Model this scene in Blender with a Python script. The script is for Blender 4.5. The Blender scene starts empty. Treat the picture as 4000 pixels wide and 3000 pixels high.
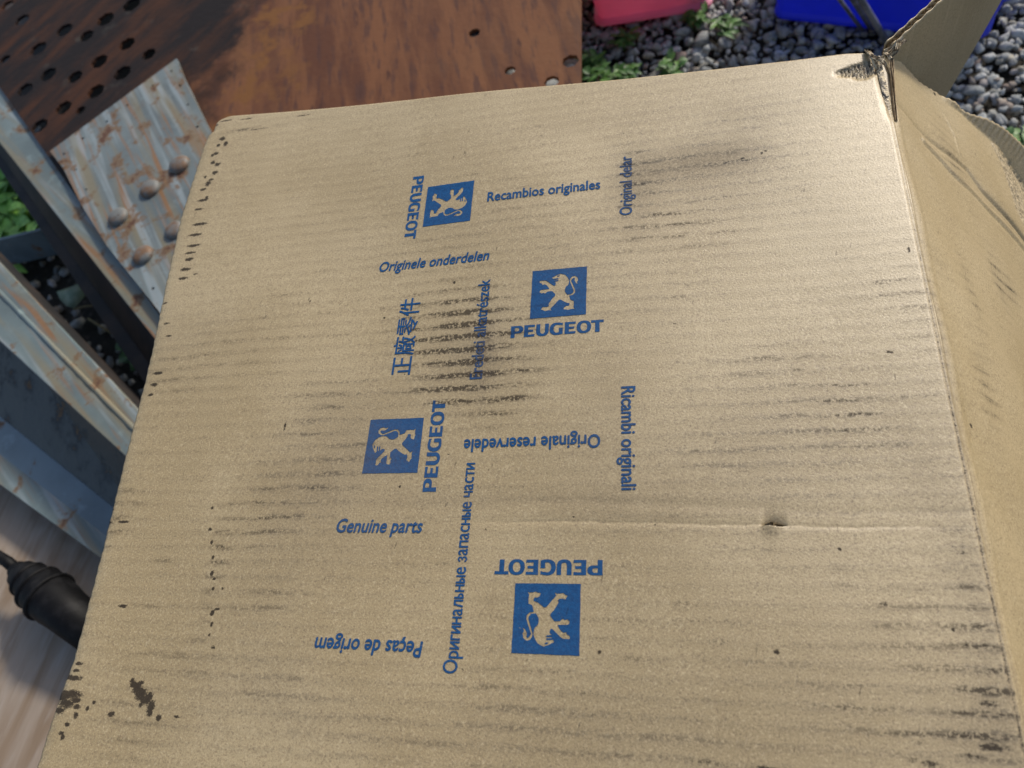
import bpy, bmesh, math, random
import numpy as np
from mathutils import Vector, Matrix, noise
from mathutils.geometry import tessellate_polygon

random.seed(7)
rng = np.random.default_rng(11)
D = bpy.data
SC = bpy.context.scene
COL = SC.collection

# ------------------------------------------------------------------ camera, sky, sun, exposure
CAM = np.array([0.12743747168268196, -0.22227702314137876, 1.046371797246086])
MR = np.array([[0.9675304635912108, 0.06332326203241248, -0.2446936176293757],      # right
               [-0.05075788302634351, -0.8997080560455383, -0.4335309114670402],     # image down
               [-0.24760541055005383, 0.4318744937737502, -0.867280797835399]])      # forward
FPX = 2900.0
cd = D.cameras.new('camera')
cam = D.objects.new('camera', cd); COL.objects.link(cam)
cd.sensor_width = 6.4; cd.lens = 6.4 * FPX / 4000.0
cd.clip_start = 0.01; cd.clip_end = 300
cd.dof.use_dof = True; cd.dof.focus_distance = 0.53; cd.dof.aperture_fstop = 1.35
cam.matrix_world = Matrix(((MR[0][0], -MR[1][0], -MR[2][0], CAM[0]),
                           (MR[0][1], -MR[1][1], -MR[2][1], CAM[1]),
                           (MR[0][2], -MR[1][2], -MR[2][2], CAM[2]), (0, 0, 0, 1)))
SC.camera = cam

SUN_DIR = Vector((0.545, 0.838, 0.0)).normalized()
SUN_EL = math.radians(35)
w = D.worlds.new('World'); SC.world = w; w.use_nodes = True
wn = w.node_tree.nodes; wl = w.node_tree.links
sky = wn.new('ShaderNodeTexSky'); sky.sky_type = 'NISHITA'; sky.sun_disc = False
sky.sun_elevation = SUN_EL; sky.sun_rotation = math.atan2(SUN_DIR.x, SUN_DIR.y)
sky.dust_density = 2.5
wn['Background'].inputs['Strength'].default_value = 0.15
wl.new(sky.outputs['Color'], wn['Background'].inputs['Color'])
sd = D.lights.new('sun', 'SUN'); sd.energy = 3.4; sd.angle = math.radians(6.0); sd.color = (1.0, 0.93, 0.82)
sun = D.objects.new('sun', sd); COL.objects.link(sun)
S3 = Vector((SUN_DIR.x * math.cos(SUN_EL), SUN_DIR.y * math.cos(SUN_EL), math.sin(SUN_EL)))
sun.rotation_euler = S3.to_track_quat('Z', 'Y').to_euler(); sun.location = (1, 2, 3)
SC.view_settings.view_transform = 'Standard'; SC.view_settings.look = 'None'
SC.view_settings.exposure = 0.0; SC.view_settings.gamma = 1.0

# ------------------------------------------------------------------ measuring helpers (photo pixel -> point on a real plane)
def ray(x, y):
    return MR.T @ np.array([(x - 2000) / FPX, (y - 1500) / FPX, 1.0])
def at(x, y, z):
    r = ray(x, y); return CAM + (z - CAM[2]) / r[2] * r
def at2(x, y, z):
    p = at(x, y, z); return (float(p[0]), float(p[1]))
def onplane(x, y, o, n):
    r = ray(x, y); return CAM + r * (np.dot(np.array(o) - CAM, n) / np.dot(r, n))

# ------------------------------------------------------------------ object helpers
def tag(o, label=None, cat=None, group=None, kind=None):
    if label: o['label'] = label
    if cat: o['category'] = cat
    if group: o['group'] = group
    if kind: o['kind'] = kind
    return o
def link(name, me, mats=(), parent=None, smooth=False):
    o = D.objects.new(name, me); COL.objects.link(o)
    for m in (mats if isinstance(mats, (list, tuple)) else [mats]): me.materials.append(m)
    if parent: o.parent = parent
    if smooth: me.polygons.foreach_set('use_smooth', [True] * len(me.polygons))
    return o
def empty(name, loc=(0, 0, 0)):
    o = D.objects.new(name, None); COL.objects.link(o); o.location = loc; o.empty_display_size = 0.05
    return o
def mesh_py(name, v, f):
    me = D.meshes.new(name); me.from_pydata([tuple(map(float, p)) for p in v], [], f); me.update(); return me
def prism(name, top, thick, mats, parent=None, bevel=0.0, seg=2, smooth=False):
    """convex-ish polygon given as 3D top points, extruded down by thick"""
    bm = bmesh.new()
    a = [bm.verts.new(p) for p in top]; b = [bm.verts.new((p[0], p[1], p[2] - thick)) for p in top]
    n = len(top)
    bm.faces.new(a); bm.faces.new(b[::-1])
    for i in range(n): bm.faces.new((a[i], b[i], b[(i + 1) % n], a[(i + 1) % n]))
    bmesh.ops.recalc_face_normals(bm, faces=bm.faces)
    if bevel: bmesh.ops.bevel(bm, geom=list(bm.edges), offset=bevel, segments=seg, affect='EDGES', profile=0.5)
    me = D.meshes.new(name); bm.to_mesh(me); bm.free()
    return link(name, me, mats, parent, smooth)
def grid_mesh(name, X, Y, Z, skirt=0.0, hole=None):
    """X,Y,Z 2-D arrays -> mesh; skirt drops the border straight down"""
    n, m = X.shape
    V = np.stack([X, Y, Z], -1).reshape(-1, 3)
    idx = np.arange(n * m).reshape(n, m)
    q = np.stack([idx[:-1, :-1], idx[1:, :-1], idx[1:, 1:], idx[:-1, 1:]], -1).reshape(-1, 4)
    if hole is not None: q = q[~hole[:-1, :-1].ravel()]
    if skirt:
        ring = np.concatenate([idx[0, :], idx[1:, -1], idx[-1, -2::-1], idx[-2:0:-1, 0]])
        V2 = V[ring].copy(); V2[:, 2] -= skirt
        base = len(V); V = np.vstack([V, V2]); k = len(ring)
        a = np.arange(k); b = (a + 1) % k
        q = np.vstack([q, np.stack([ring[a], ring[b], base + b, base + a], -1)])
    me = D.meshes.new(name)
    me.vertices.add(len(V)); me.vertices.foreach_set('co', V.astype(np.float32).ravel())
    me.loops.add(q.size); me.loops.foreach_set('vertex_index', q.astype(np.int32).ravel())
    me.polygons.add(len(q)); me.polygons.foreach_set('loop_start', np.arange(0, q.size, 4, dtype=np.int32))
    me.polygons.foreach_set('loop_total', np.full(len(q), 4, dtype=np.int32))
    me.update(calc_edges=True); me.validate()
    return me
def tube_mesh(name, pts, rad, seg=12, caps=True):
    pts = [Vector(p) for p in pts]
    rads = rad if isinstance(rad, (list, tuple)) else [rad] * len(pts)
    v = []; f = []
    up = Vector((0, 0, 1))
    for i, p in enumerate(pts):
        t = (pts[min(i + 1, len(pts) - 1)] - pts[max(i - 1, 0)]).normalized()
        s = t.cross(up); s = s.normalized() if s.length > 1e-4 else Vector((1, 0, 0)); u = s.cross(t)
        for k in range(seg):
            a = 2 * math.pi * k / seg; v.append(p + (s * math.cos(a) + u * math.sin(a)) * rads[i])
    for i in range(len(pts) - 1):
        for k in range(seg):
            f.append((i * seg + k, i * seg + (k + 1) % seg, (i + 1) * seg + (k + 1) % seg, (i + 1) * seg + k))
    if caps: f.append(tuple(range(seg))[::-1]); f.append(tuple((len(pts) - 1) * seg + k for k in range(seg)))
    return mesh_py(name, v, f)

# ------------------------------------------------------------------ material helpers
class NT:
    def __init__(s, name):
        s.m = D.materials.new(name); s.m.use_nodes = True; s.t = s.m.node_tree
        s.b = s.t.nodes['Principled BSDF']; s.tc = s.t.nodes.new('ShaderNodeTexCoord')
    def _in(s, n, i, v):
        if v is None: return
        if hasattr(v, 'is_output'): s.t.links.new(v, n.inputs[i])
        else: n.inputs[i].default_value = v
    def math(s, op, a, b=None, c=None, clamp=False):
        n = s.t.nodes.new('ShaderNodeMath'); n.operation = op; n.use_clamp = clamp
        s._in(n, 0, a); s._in(n, 1, b); s._in(n, 2, c); return n.outputs[0]
    def mix(s, f, a, b, mode='MIX'):
        n = s.t.nodes.new('ShaderNodeMix'); n.data_type = 'RGBA'; n.blend_type = mode; n.clamp_factor = True
        s._in(n, 0, f)
        for i, v in ((6, a), (7, b)):
            if isinstance(v, (tuple, list)): v = (*v[:3], 1)
            s._in(n, i, v)
        return n.outputs[2]
    def mapr(s, v, a, b, c=0.0, d=1.0, smooth=True):
        n = s.t.nodes.new('ShaderNodeMapRange'); n.clamp = True
        if smooth: n.interpolation_type = 'SMOOTHSTEP'
        s._in(n, 0, v); s._in(n, 1, a); s._in(n, 2, b); s._in(n, 3, c); s._in(n, 4, d); return n.outputs[0]
    def coords(s, scale=(1, 1, 1), rot=(0, 0, 0), loc=(0, 0, 0)):
        m = s.t.nodes.new('ShaderNodeMapping'); s.t.links.new(s.tc.outputs['Object'], m.inputs[0]); m.inputs['Rotation'].default_value = rot
        n = s.t.nodes.new('ShaderNodeMapping'); s.t.links.new(m.outputs[0], n.inputs[0])
        n.inputs['Scale'].default_value = scale; n.inputs['Location'].default_value = loc
        return n.outputs[0]
    def noise(s, scale, detail=3, rough=0.55, vec=None, dist=0.0, col=False):
        n = s.t.nodes.new('ShaderNodeTexNoise'); n.inputs['Scale'].default_value = scale
        n.inputs['Detail'].default_value = detail; n.inputs['Roughness'].default_value = rough; n.inputs['Distortion'].default_value = dist
        s._in(n, 0, vec if vec is not None else s.tc.outputs['Object']); return n.outputs[1 if col else 0]
    def voro(s, scale, vec=None, feat='F1'):
        n = s.t.nodes.new('ShaderNodeTexVoronoi'); n.feature = feat; n.inputs['Scale'].default_value = scale
        s._in(n, 0, vec if vec is not None else s.tc.outputs['Object']); return n.outputs[0]
    def attr(s, name):
        n = s.t.nodes.new('ShaderNodeAttribute'); n.attribute_name = name; return n.outputs['Fac']
    def sep(s):
        n = s.t.nodes.new('ShaderNodeSeparateXYZ'); s.t.links.new(s.tc.outputs['Object'], n.inputs[0]); return n.outputs
    def ramp(s, v, stops):
        n = s.t.nodes.new('ShaderNodeValToRGB'); s._in(n, 0, v); r = n.color_ramp
        while len(r.elements) < len(stops): r.elements.new(0.5)
        for e, (p, c) in zip(r.elements, stops): e.position = p; e.color = (*c, 1)
        return n.outputs[0]
    def bump(s, h, strength, dist=0.001):
        n = s.t.nodes.new('ShaderNodeBump'); n.inputs['Strength'].default_value = strength; n.inputs['Distance'].default_value = dist
        s._in(n, 'Height', h)
        if s.b.inputs['Normal'].is_linked:
            s.t.links.new(s.b.inputs['Normal'].links[0].from_socket, n.inputs['Normal'])
        s.t.links.new(n.outputs[0], s.b.inputs['Normal'])
    def out(s, col=None, rough=None, metal=None, spec=None):
        if col is not None:
            if isinstance(col, (tuple, list)): s.b.inputs['Base Color'].default_value = (*col[:3], 1)
            else: s.t.links.new(col, s.b.inputs['Base Color'])
        for nme, v in (('Roughness', rough), ('Metallic', metal), ('Specular IOR Level', spec)):
            if v is not None: s._in(s.b, nme, v)
        return s.m

PITCH = 0.01025
PH = 0.0605        # a flute crest lies at y = PH
def dirt(n):
    """grime that has soaked into the liner: streaks follow the flutes, crisp spots, soft smudges"""
    x, y, z = n.sep()
    cr = n.math('COSINE', n.math('MULTIPLY', n.math('SUBTRACT', n.math('MULTIPLY_ADD', n.noise(9, 2), 0.006, y), PH + 0.003), 2 * math.pi / PITCH))
    cr = n.math('MULTIPLY_ADD', cr, 0.5, 0.5)
    cr = n.math('POWER', cr, 2.2)
    fine = n.noise(430, 3, 0.7)
    dash = n.noise(1, 3, 0.6, n.coords((55, 300, 1)))
    dash2 = n.noise(1, 2, 0.6, n.coords((28, 150, 1), loc=(3, 5, 0)))
    patch = n.noise(11, 3, 0.6)
    sm = n.attr('smudge'); sp = n.attr('spot'); so = n.attr('soft')
    st = n.math('MULTIPLY', sm, n.math('MULTIPLY_ADD', cr, 1.25, 0.12))
    st = n.math('MULTIPLY', st, n.mapr(dash, 0.34, 0.62, 0.30, 1.25))
    st = n.math('MULTIPLY', st, n.mapr(fine, 0.38, 0.56, 0.12, 1.35))
    ft = n.math('MULTIPLY', n.mapr(patch, 0.46, 0.66), n.math('MULTIPLY', cr, n.mapr(dash2, 0.5, 0.66)))
    ft = n.math('MULTIPLY', n.math('MULTIPLY', ft, 0.42), n.mapr(fine, 0.49, 0.60))
    specks = n.math('MULTIPLY', n.mapr(n.noise(300, 2, 0.6, dist=.5), 0.755, 0.80), 0.8)
    scr = n.math('MULTIPLY', n.mapr(n.noise(1, 2, 0.5, n.coords((420, 90, 1), rot=(0, 0, .25))), 0.70, 0.76), n.mapr(patch, .45, .62, 0, .55))
    specks = n.math('MAXIMUM', specks, scr)
    crisp = n.mapr(n.math('ADD', n.math('ADD', n.math('MULTIPLY', n.noise(330, 3, 0.8), 0.55), n.math('MULTIPLY', n.noise(1, 3, 0.8, n.coords((480, 900, 1))), 0.75)), sp), 1.03, 1.26)
    d = n.math('MAXIMUM', n.math('MINIMUM', n.math('ADD', st, ft), 0.86), specks)
    d = n.math('MAXIMUM', d, n.math('MULTIPLY', crisp, 0.94))
    soft = n.math('MULTIPLY', n.math('MULTIPLY', so, n.mapr(patch, 0.25, 0.65, 0.45, 1.0)), n.mapr(fine, 0.3, 0.65, 0.6, 1.0))
    return n.math('MINIMUM', d, 1.0), soft, fine
def kraft_colour(n, a=(0.390, 0.302, 0.162), b=(0.318, 0.238, 0.114)):
    c = n.mix(n.mapr(n.noise(6, 3, 0.6), 0.35, 0.65), a, b)
    grain = n.noise(780, 3, 0.75)
    c = n.mix(n.mapr(grain, 0.30, 0.50, 1.0, 0.0), c, (0.20, 0.14, 0.070))
    c = n.mix(n.mapr(grain, 0.53, 0.72, 0.0, 0.75), c, (0.56, 0.45, 0.27))
    fib = n.noise(1, 2, 0.6, n.coords((900, 260, 1), rot=(0, 0, 0.5)))
    c = n.mix(n.mapr(fib, 0.58, 0.72, 0.0, 0.35), c, (0.54, 0.44, 0.27))
    return c, grain
def kraft(name, ink=False, dark=1.0, torn=True, dirty=True):
    n = NT(name)
    c, grain = kraft_colour(n)
    if ink:
        blue = n.mix(n.mapr(n.noise(500, 3, 0.7), 0.35, 0.65), (0.001, 0.048, 0.150), (0.002, 0.068, 0.195))
        cover = n.mapr(n.noise(560, 3, 0.75), 0.24, 0.34, 0.45, 0.985)
        c = n.mix(cover, c, blue)
    if dirty:
        d, so, fine = dirt(n)
        c = n.mix(n.math('MULTIPLY', so, 0.75), c, (0.125, 0.105, 0.085))
        c = n.mix(n.math('MULTIPLY', d, 0.96 if not ink else 0.55), c, (0.020, 0.016, 0.015))
    if torn and not ink:
        t = n.attr('torn')
        tc = n.mix(n.mapr(n.noise(230, 3, 0.7, dist=0.6), 0.40, 0.58), (0.07, 0.05, 0.028), (0.52, 0.42, 0.26))
        c = n.mix(t, c, tc)
        n.bump(n.math('MULTIPLY', n.noise(260, 3, 0.7), t), 1.0, 0.004)
    if dark != 1.0: c = n.mix(1.0, c, (dark, dark, dark), 'MULTIPLY')
    n.bump(grain, 0.38, 0.0006)
    x, y, z = n.sep()
    fl = n.math('COSINE', n.math('MULTIPLY', n.math('SUBTRACT', n.math('MULTIPLY_ADD', n.noise(9, 2), 0.006, y), PH + 0.003), 2 * math.pi / PITCH))
    n.bump(n.math('ADD', n.math('MULTIPLY', fl, 0.5), n.math('MULTIPLY', n.noise(35, 3, 0.6), 6.0)), 0.05, 0.0010)
    n.b.inputs['IOR'].default_value = 1.6
    sp0 = 0.78 if not ink else 0.12
    spv = n.math('MULTIPLY', n.math('SUBTRACT', 1.0, n.math('MULTIPLY', n.math('MAXIMUM', d, so), 0.95), clamp=True), sp0) if dirty else sp0
    return n.out(c, rough=0.47 if not ink else 0.52, spec=spv)
M = {}
M['kraft'] = kraft('kraft_liner')
M['ink'] = kraft('blue_ink', ink=True)
M['kraft_plain'] = kraft('kraft_inside', torn=True, dirty=False, dark=1.0)
def medium():
    n = NT('fluting_paper')
    c = n.mix(n.mapr(n.noise(300, 3), 0.4, 0.6), (0.20, 0.145, 0.085), (0.40, 0.31, 0.19))
    n.bump(n.noise(300, 3), 0.6, 0.001)
    return n.out(c, rough=0.8)
M['medium'] = medium()
n = NT('torn_ply'); c = n.mix(n.mapr(n.noise(260, 3, 0.7), 0.38, 0.6), (0.12, 0.085, 0.05), (0.55, 0.46, 0.32))
n.bump(n.noise(260, 3), 0.8, 0.002); M['torn'] = n.out(c, rough=0.85)

# ------------------------------------------------------------------ carton
H = 0.600
def P(px, py): return at2(px, py, H)
top_edge = [P(*q) for q in [(840, 457), (905, 451), (1200, 425), (1600, 392), (2000, 352), (2400, 314), (2800, 274), (3100, 240), (3300, 212), (3420, 206), (3466, 214)]]
left_edge = [P(*q) for q in [(880, 454), (860, 462), (843, 476), (830, 508), (809, 529), (790, 575), (768, 642), (742, 720), (700, 850), (640, 1110), (592, 1340), (560, 1480), (478, 1800), (400, 2130), (345, 2350), (290, 2570), (222, 2760), (150, 2990)]]
te = np.array(top_edge); le = np.array(left_edge)[::-1]
YB = -0.352; XR = 0.2705
def xl(y):
    yy = np.concatenate([[YB], le[:, 1]]); xx = np.concatenate([[le[0, 0] - 0.001], le[:, 0]])
    return np.interp(y, yy, xx)
def yt(x): return np.interp(x, te[:, 0], te[:, 1])

SM = [  # px, py, rx(m), ry(m), amount   (streaky grime)
    (1800, 1335, .027, .034, 1.0), (1885, 1350, .012, .034, .55), (1830, 1500, .032, .012, .40), (2030, 1440, .012, .006, .55), (2000, 1330, .03, .03, .30), (2010, 1540, .008, .005, .6),
    (1900, 1575, .026, .006, .62), (1680, 1540, .03, .01, .35), (1950, 1640, .012, .006, .5), (1650, 1250, .03, .03, .35),
    (2480, 700, .014, .040, .75), (2620, 640, .035, .016, .55), (2880, 620, .030, .012, .5), (2600, 900, .045, .022, .50),
    (2700, 860, .05, .03, .32), (2350, 1150, .055, .035, .26), (2950, 480, .03, .015, .35), (2890, 330, .012, .006, .4),
    (2100, 830, .06, .03, .25), (1700, 1000, .05, .02, .32), (1300, 870, .05, .03, .22), (1000, 1330, .05, .03, .30),
    (700, 1450, .045, .03, .45), (1270, 1560, .022, .012, .75), (1220, 1680, .02, .012, .55), (1250, 1870, .028, .022, .60),
    (1400, 1740, .02, .012, .45), (1100, 2010, .03, .018, .42), (1000, 2080, .03, .02, .38), (1080, 2330, .02, .01, .55),
    (1010, 1950, .012, .02, .3), (3020, 1400, .028, .012, .55), (3180, 1620, .03, .02, .42), (2900, 1500, .04, .02, .32),
    (3100, 1800, .05, .03, .32), (3400, 1650, .022, .03, .45), (3300, 2230, .01, .01, .4), (2750, 1780, .022, .01, .5),
    (3830, 2400, .010, .050, .75), (3860, 2750, .022, .024, .85), (3700, 2890, .04, .008, .65), (3650, 2530, .03, .02, .35),
    (3300, 2700, .05, .03, .30), (2500, 2900, .06, .018, .42), (1600, 2880, .07, .02, .35), (1100, 2700, .04, .02, .35),
    (700, 2570, .04, .01, .5), (300, 2450, .014, .02, .30), (480, 1960, .016, .012, .75), (440, 2070, .012, .010, .7),
    (850, 2200, .008, .045, .7), (650, 2180, .01, .01, .45), (600, 2370, .02, .004, .5), (950, 2390, .02, .004, .5),
    (2100, 2780, .035, .01, .4), (1900, 2660, .02, .008, .4), (1100, 470, .035, .003, .9), (960, 500, .02, .004, .8),
    (2560, 2050, .04, .006, .25), (3540, 2350, .03, .02, .3), (3600, 1200, .02, .05, .3), (3420, 1130, .03, .01, .4), (520, 2810, .03, .02, .5)]
SM = SM[:3] + [(a_, b_, c_, d_, e_ * (.85 if 1600 < a_ < 2150 and 1100 < b_ < 1800 else .40)) for a_, b_, c_, d_, e_ in SM[3:]]
SO = [(1895, 1390, .0075, .028, .66), (1845, 1390, .030, .026, .30), (2480, 720, .020, .040, .45), (2640, 640, .035, .020, .38),
      (2870, 600, .030, .018, .34), (2250, 1050, .04, .03, .16), (2950, 450, .05, .02, .2), (1850, 1950, .08, .006, .22), (2500, 1960, .05, .010, .22),
      (3250, 900, .05, .05, .12), (3600, 1850, .015, .05, .18), (1000, 2250, .05, .04, .15), (700, 1300, .05, .04, .14), (1380, 1700, .06, .05, .20),
      (3850, 2500, .012, .07, .26), (3840, 2900, .03, .02, .30), (2850, 700, .05, .03, .22), (1250, 1900, .05, .04, .18),
      (2950, 1750, .08, .05, .18), (2350, 1700, .03, .05, .15), (1000, 2650, .06, .03, .15), (2000, 2900, .12, .02, .2)]
SPOT = []
def sp(px, py, rx, ry=None, a=1.0): SPOT.append((px, py, rx * .00124, (ry or rx) * .00124, a))
for q in [(868, 540, 3.6, 2.6), (880, 560, 2.2, 3), (852, 566, 2), (842, 598, 3.2, 2), (828, 605, 2), (848, 640, 3.4, 2.2), (830, 633, 2.4), (838, 672, 3.2, 2.2),
          (822, 700, 2.8, 1.6), (810, 716, 3), (792, 738, 4, 1.5), (800, 690, 1.8), (790, 780, 6, 1.4), (775, 815, 5, 1.2), (806, 770, 2, 2),
          (778, 873, 8, 1.7), (760, 915, 7, 1.7), (752, 957, 7, 1.5), (742, 985, 6, 1.2), (735, 1010, 5, 1.8), (722, 1050, 5, 2), (712, 1085, 5, 1.5), (760, 1068, 2.5, .9),
          (815, 500, 5, 1.4), (835, 487, 6, 1.2), (880, 470, 7, .9), (960, 462, 9, .7), (1010, 500, 12, .6), (1180, 446, 8, .7),
          (640, 1180, 3, 1), (648, 1260, 3.5, 1), (655, 1310, 3, 1), (612, 1455, 5, 1.5), (598, 1500, 4, 1.6), (585, 1540, 3, 1.2),
          (425, 1990, 5, 1.4), (408, 2040, 6, 1.8), (402, 2070, 3, 1.4), (480, 2038, 5, 1), (398, 2090, 3, 1),
          (248, 2718, 8, 3.4), (285, 2712, 9, 2.6), (262, 2748, 7, 3), (300, 2735, 5, 1.6), (240, 2650, 5, 1.5), (285, 2648, 9, 1.6), (312, 2592, 3.5, 1.2), (300, 2620, 3.5, 1),
          (250, 2590, 2.5, 1.2), (255, 2640, 4, 1.4), (238, 2775, 4, 2.4), (300, 2795, 2.2), (268, 2830, 2.4, 1.4), (245, 2865, 2.4, 1.4), (250, 2880, 1.6), (370, 2745, 1.3), (305, 2760, 3, 1.5), (345, 2768, 1.5),
          (521, 2674, 3.0, 2.6), (538, 2690, 4.4, 3.6), (553, 2712, 4.8, 3.8), (572, 2732, 4.4, 3.6), (588, 2720, 2.2, 2.6), (592, 2758, 3.0, 3.4), (586, 2783, 2.4, 2.6), (551, 2752, 1.4, 1.8), (552, 2668, 2.4, 1.6), (518, 2660, 1.8),
          (435, 2790, 3, 1.6), (620, 2805, 2), (690, 2800, 2.5, .9),
          (830, 1985, 1.3), (822, 2068, 1.7, 1.3), (830, 2120, 1.2, 1.6), (833, 2180, 1.3, 1.7), (830, 2240, 1.6, 2.2), (838, 2262, 1.6, 1), (835, 2300, 1.4), (830, 2395, 1.8, 1.8),
          (850, 2380, 2.2, .9), (828, 2440, 1.2, 1.8), (835, 2530, 1.5, 1.2), (820, 2480, 1), (872, 2300, 1),
          (481, 2368, 4, 1.2), (1115, 1662, 1, 2), (1112, 1680, .8), (1776, 1105, 1.1, 1.5), (2340, 2546, 1.3), (3033, 2546, 1.5), (3038, 2551, 1),
          (2983, 2543, .6), (2975, 600, 1.2), (2990, 592, 1), (2900, 620, 1.6, .9), (2240, 2018, .7), (3475, 1372, 2.4, .8), (3482, 1374, 1.2, 1), (3550, 975, 1.2, 3, .85),
          (3800, 2955, 9, 1.5, .74), (3880, 2920, 9, 2.2, .82), (3862, 2750, 7, 2.4, .72), (3868, 2690, 4, 1.2, .66), (3590, 2900, 5, 1.8, .66), (3630, 2985, 7, 2.4, .75), (3560, 2970, 5, 1.6, .68),
          (3768, 2160, 3, 1.6, .7), (3760, 2290, 1.4, 1.8, .8), (3778, 2520, 1.6, 2.4, .8), (3725, 2460, 1), (3810, 2440, 4, 1.2, .7), (3450, 2360, 3.5, 1.4, .75), (3280, 2145, 1), (3270, 2060, .5, 4, .8), (3850, 2520, 2, 1.4, .8),
          (1500, 1240, 1), (1560, 1900, 1), (1750, 1775, .9, .6), (1210, 1175, .9), (1580, 1460, .9), (2560, 2050, .8, .5), (3000, 3000, 6, 1, .9)]:
    sp(*q)
SO = SO[:2] + [(a_, b_, c_, d_, min(.5, e_ * 1.35)) for a_, b_, c_, d_, e_ in SO[2:]] + [(2700, 1750, .11, .07, .16), (1400, 1850, .06, .07, .22), (2300, 2750, .16, .03, .16), (3200, 2500, .07, .08, .15), (1700, 2300, .12, .05, .10), (900, 2800, .10, .03, .16), (2500, 1250, .08, .04, .16), (1650, 900, .10, .03, .12), (2300, 480, .10, .012, .12)]
def field(L, X, Y, crisp=False):
    F = np.zeros_like(X)
    for px, py, rx, ry, a in L:
        cx, cy = P(px, py)
        if crisp:
            m = (abs(X - cx) < rx * 1.7) & (abs(Y - cy) < ry * 1.7)
            d = np.sqrt(((X[m] - cx) / rx) ** 2 + ((Y[m] - cy) / ry) ** 2)
            F[m] = np.maximum(F[m], a * np.clip(1.25 - 0.75 * d, 0, 1) * 0.75)
        else:
            F += a * np.exp(-(((X - cx) / rx) ** 2 + ((Y - cy) / ry) ** 2))
    return F
def hingegrime(X, Y):
    """dirty rubbed line beside the crease at the right"""
    t = np.clip((0.24 - Y) / 0.5, 0, 1)
    wd = 0.0010 + 0.0013 * t
    return np.exp(-((X - 0.2694 + 0.0008 * t) / wd) ** 2) * (0.60 + 0.35 * t) * (0.8 + 0.2 * np.sin(Y * 900) * np.sin(Y * 173))
def marks(X, Y):
    sm = np.clip(field(SM, X, Y) + 0.05, 0, 1.15)
    so = np.clip(field(SO, X, Y), 0, 0.8)
    s = field(SPOT, X, Y, True)
    tt_ = np.clip((0.24 - Y) / 0.5, 0, 1)
    s = np.maximum(s, (0.43 + 0.13 * tt_) * np.exp(-((X - 0.2690 + 0.0006 * tt_) / (0.0008 + 0.0010 * tt_)) ** 2))
    so = np.maximum(so, hingegrime(X, Y))
    so = np.maximum(so, 0.75 * np.exp(-((X - xl(Y)) / 0.0013) ** 2))
    return sm, so, s
def set_attr(me, name, arr):
    a = me.attributes.new(name, 'FLOAT', 'POINT'); a.data.foreach_set('value', np.asarray(arr, dtype=np.float32).ravel())
cr1 = [P(1950, 2040), P(2300, 2040), P(2700, 2052), P(2972, 2054), P(3080, 2058), P(3300, 2062)]
tx0, tx1 = P(2972, 2054)[0], P(3078, 2058)[0]
def cr_y(x): return np.interp(x, [p[0] for p in cr1], [p[1] for p in cr1])
def height(X, Y):
    Z = 0.0016 * np.sin(X * 9 + 1.1) * np.sin(Y * 7 + 0.4) + 0.0008 * np.sin(X * 23 + Y * 11)
    # cross crease
    c = cr_y(X); on = np.clip((X + 0.03) / 0.05, 0, 1) * np.clip((0.265 - X) / 0.05, 0.25, 1)
    wob = 0.0002 * np.sin(X * 310) + 0.0003 * np.sin(X * 97 + 1) + 0.00015 * np.sin(X * 731)
    d = Y - c + wob
    Z += on * (0.00012 * np.exp(-((d + 0.003) / 0.004) ** 2) - 0.00020 * np.exp(-((d - 0.0006) / 0.0012) ** 2) - 0.0002 * np.exp(-(d / 0.006) ** 2))
    # the slit: upper lip pressed in, lower lip raised
    u = (X - (tx0 + tx1) / 2) / ((tx1 - tx0) / 2)
    sl = np.clip(1 - u ** 2, 0, 1) * np.exp(-0.6 * np.clip(u, 0, 1))
    Z += np.where(d > 0, -0.0046 * sl * np.exp(-d / 0.0035), 0.0016 * sl * np.exp(d / 0.005))
    # second faint crease above
    c2 = np.interp(X, [P(1900, 1960)[0], P(2250, 1955)[0], P(3200, 2000)[0]], [P(1900, 1960)[1], P(2250, 1955)[1], P(3200, 2000)[1]])
    Z += -0.0002 * np.exp(-((Y - c2) / 0.003) ** 2) * np.clip((X + 0.01) / 0.02, 0, 1)
    # rounding towards the crease at the right, crushed deeper near the torn corner
    Z -= 0.0014 * np.clip((X - 0.2665) / 0.0040, 0, 1) ** 2
    Z -= 0.004 * np.clip((X - 0.263) / 0.007, 0, 1) * np.clip((Y - 0.19) / 0.05, 0, 1)
    Z -= 0.0007 * np.exp(-((X - 0.2688) / 0.0007) ** 2)
    # crushed left rim
    e = X - xl(Y)
    Z -= (0.0014 + 0.0002 * np.sin(Y * 2 * math.pi / 0.0085)) * np.exp(-e / 0.0035)
    return Z
def torn_field(X, Y):
    T = np.zeros_like(X)
    for px, py, rx, ry in [(3300, 288, .006, .0035), (3340, 278, .008, .005), (3380, 270, .008, .006), (3410, 262, .007, .006), (3430, 240, .004, .008), (3365, 296, .006, .004)]:
        cx, cy = P(px, py); T += np.exp(-(((X - cx) / rx) ** 2 + ((Y - cy) / ry) ** 2) ** 1.5)
    T += np.clip((X - 0.2665) / 0.003, 0, 1) * np.clip((Y - 0.195) / 0.02, 0, 1)
    return np.clip(T, 0, 1)

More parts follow.
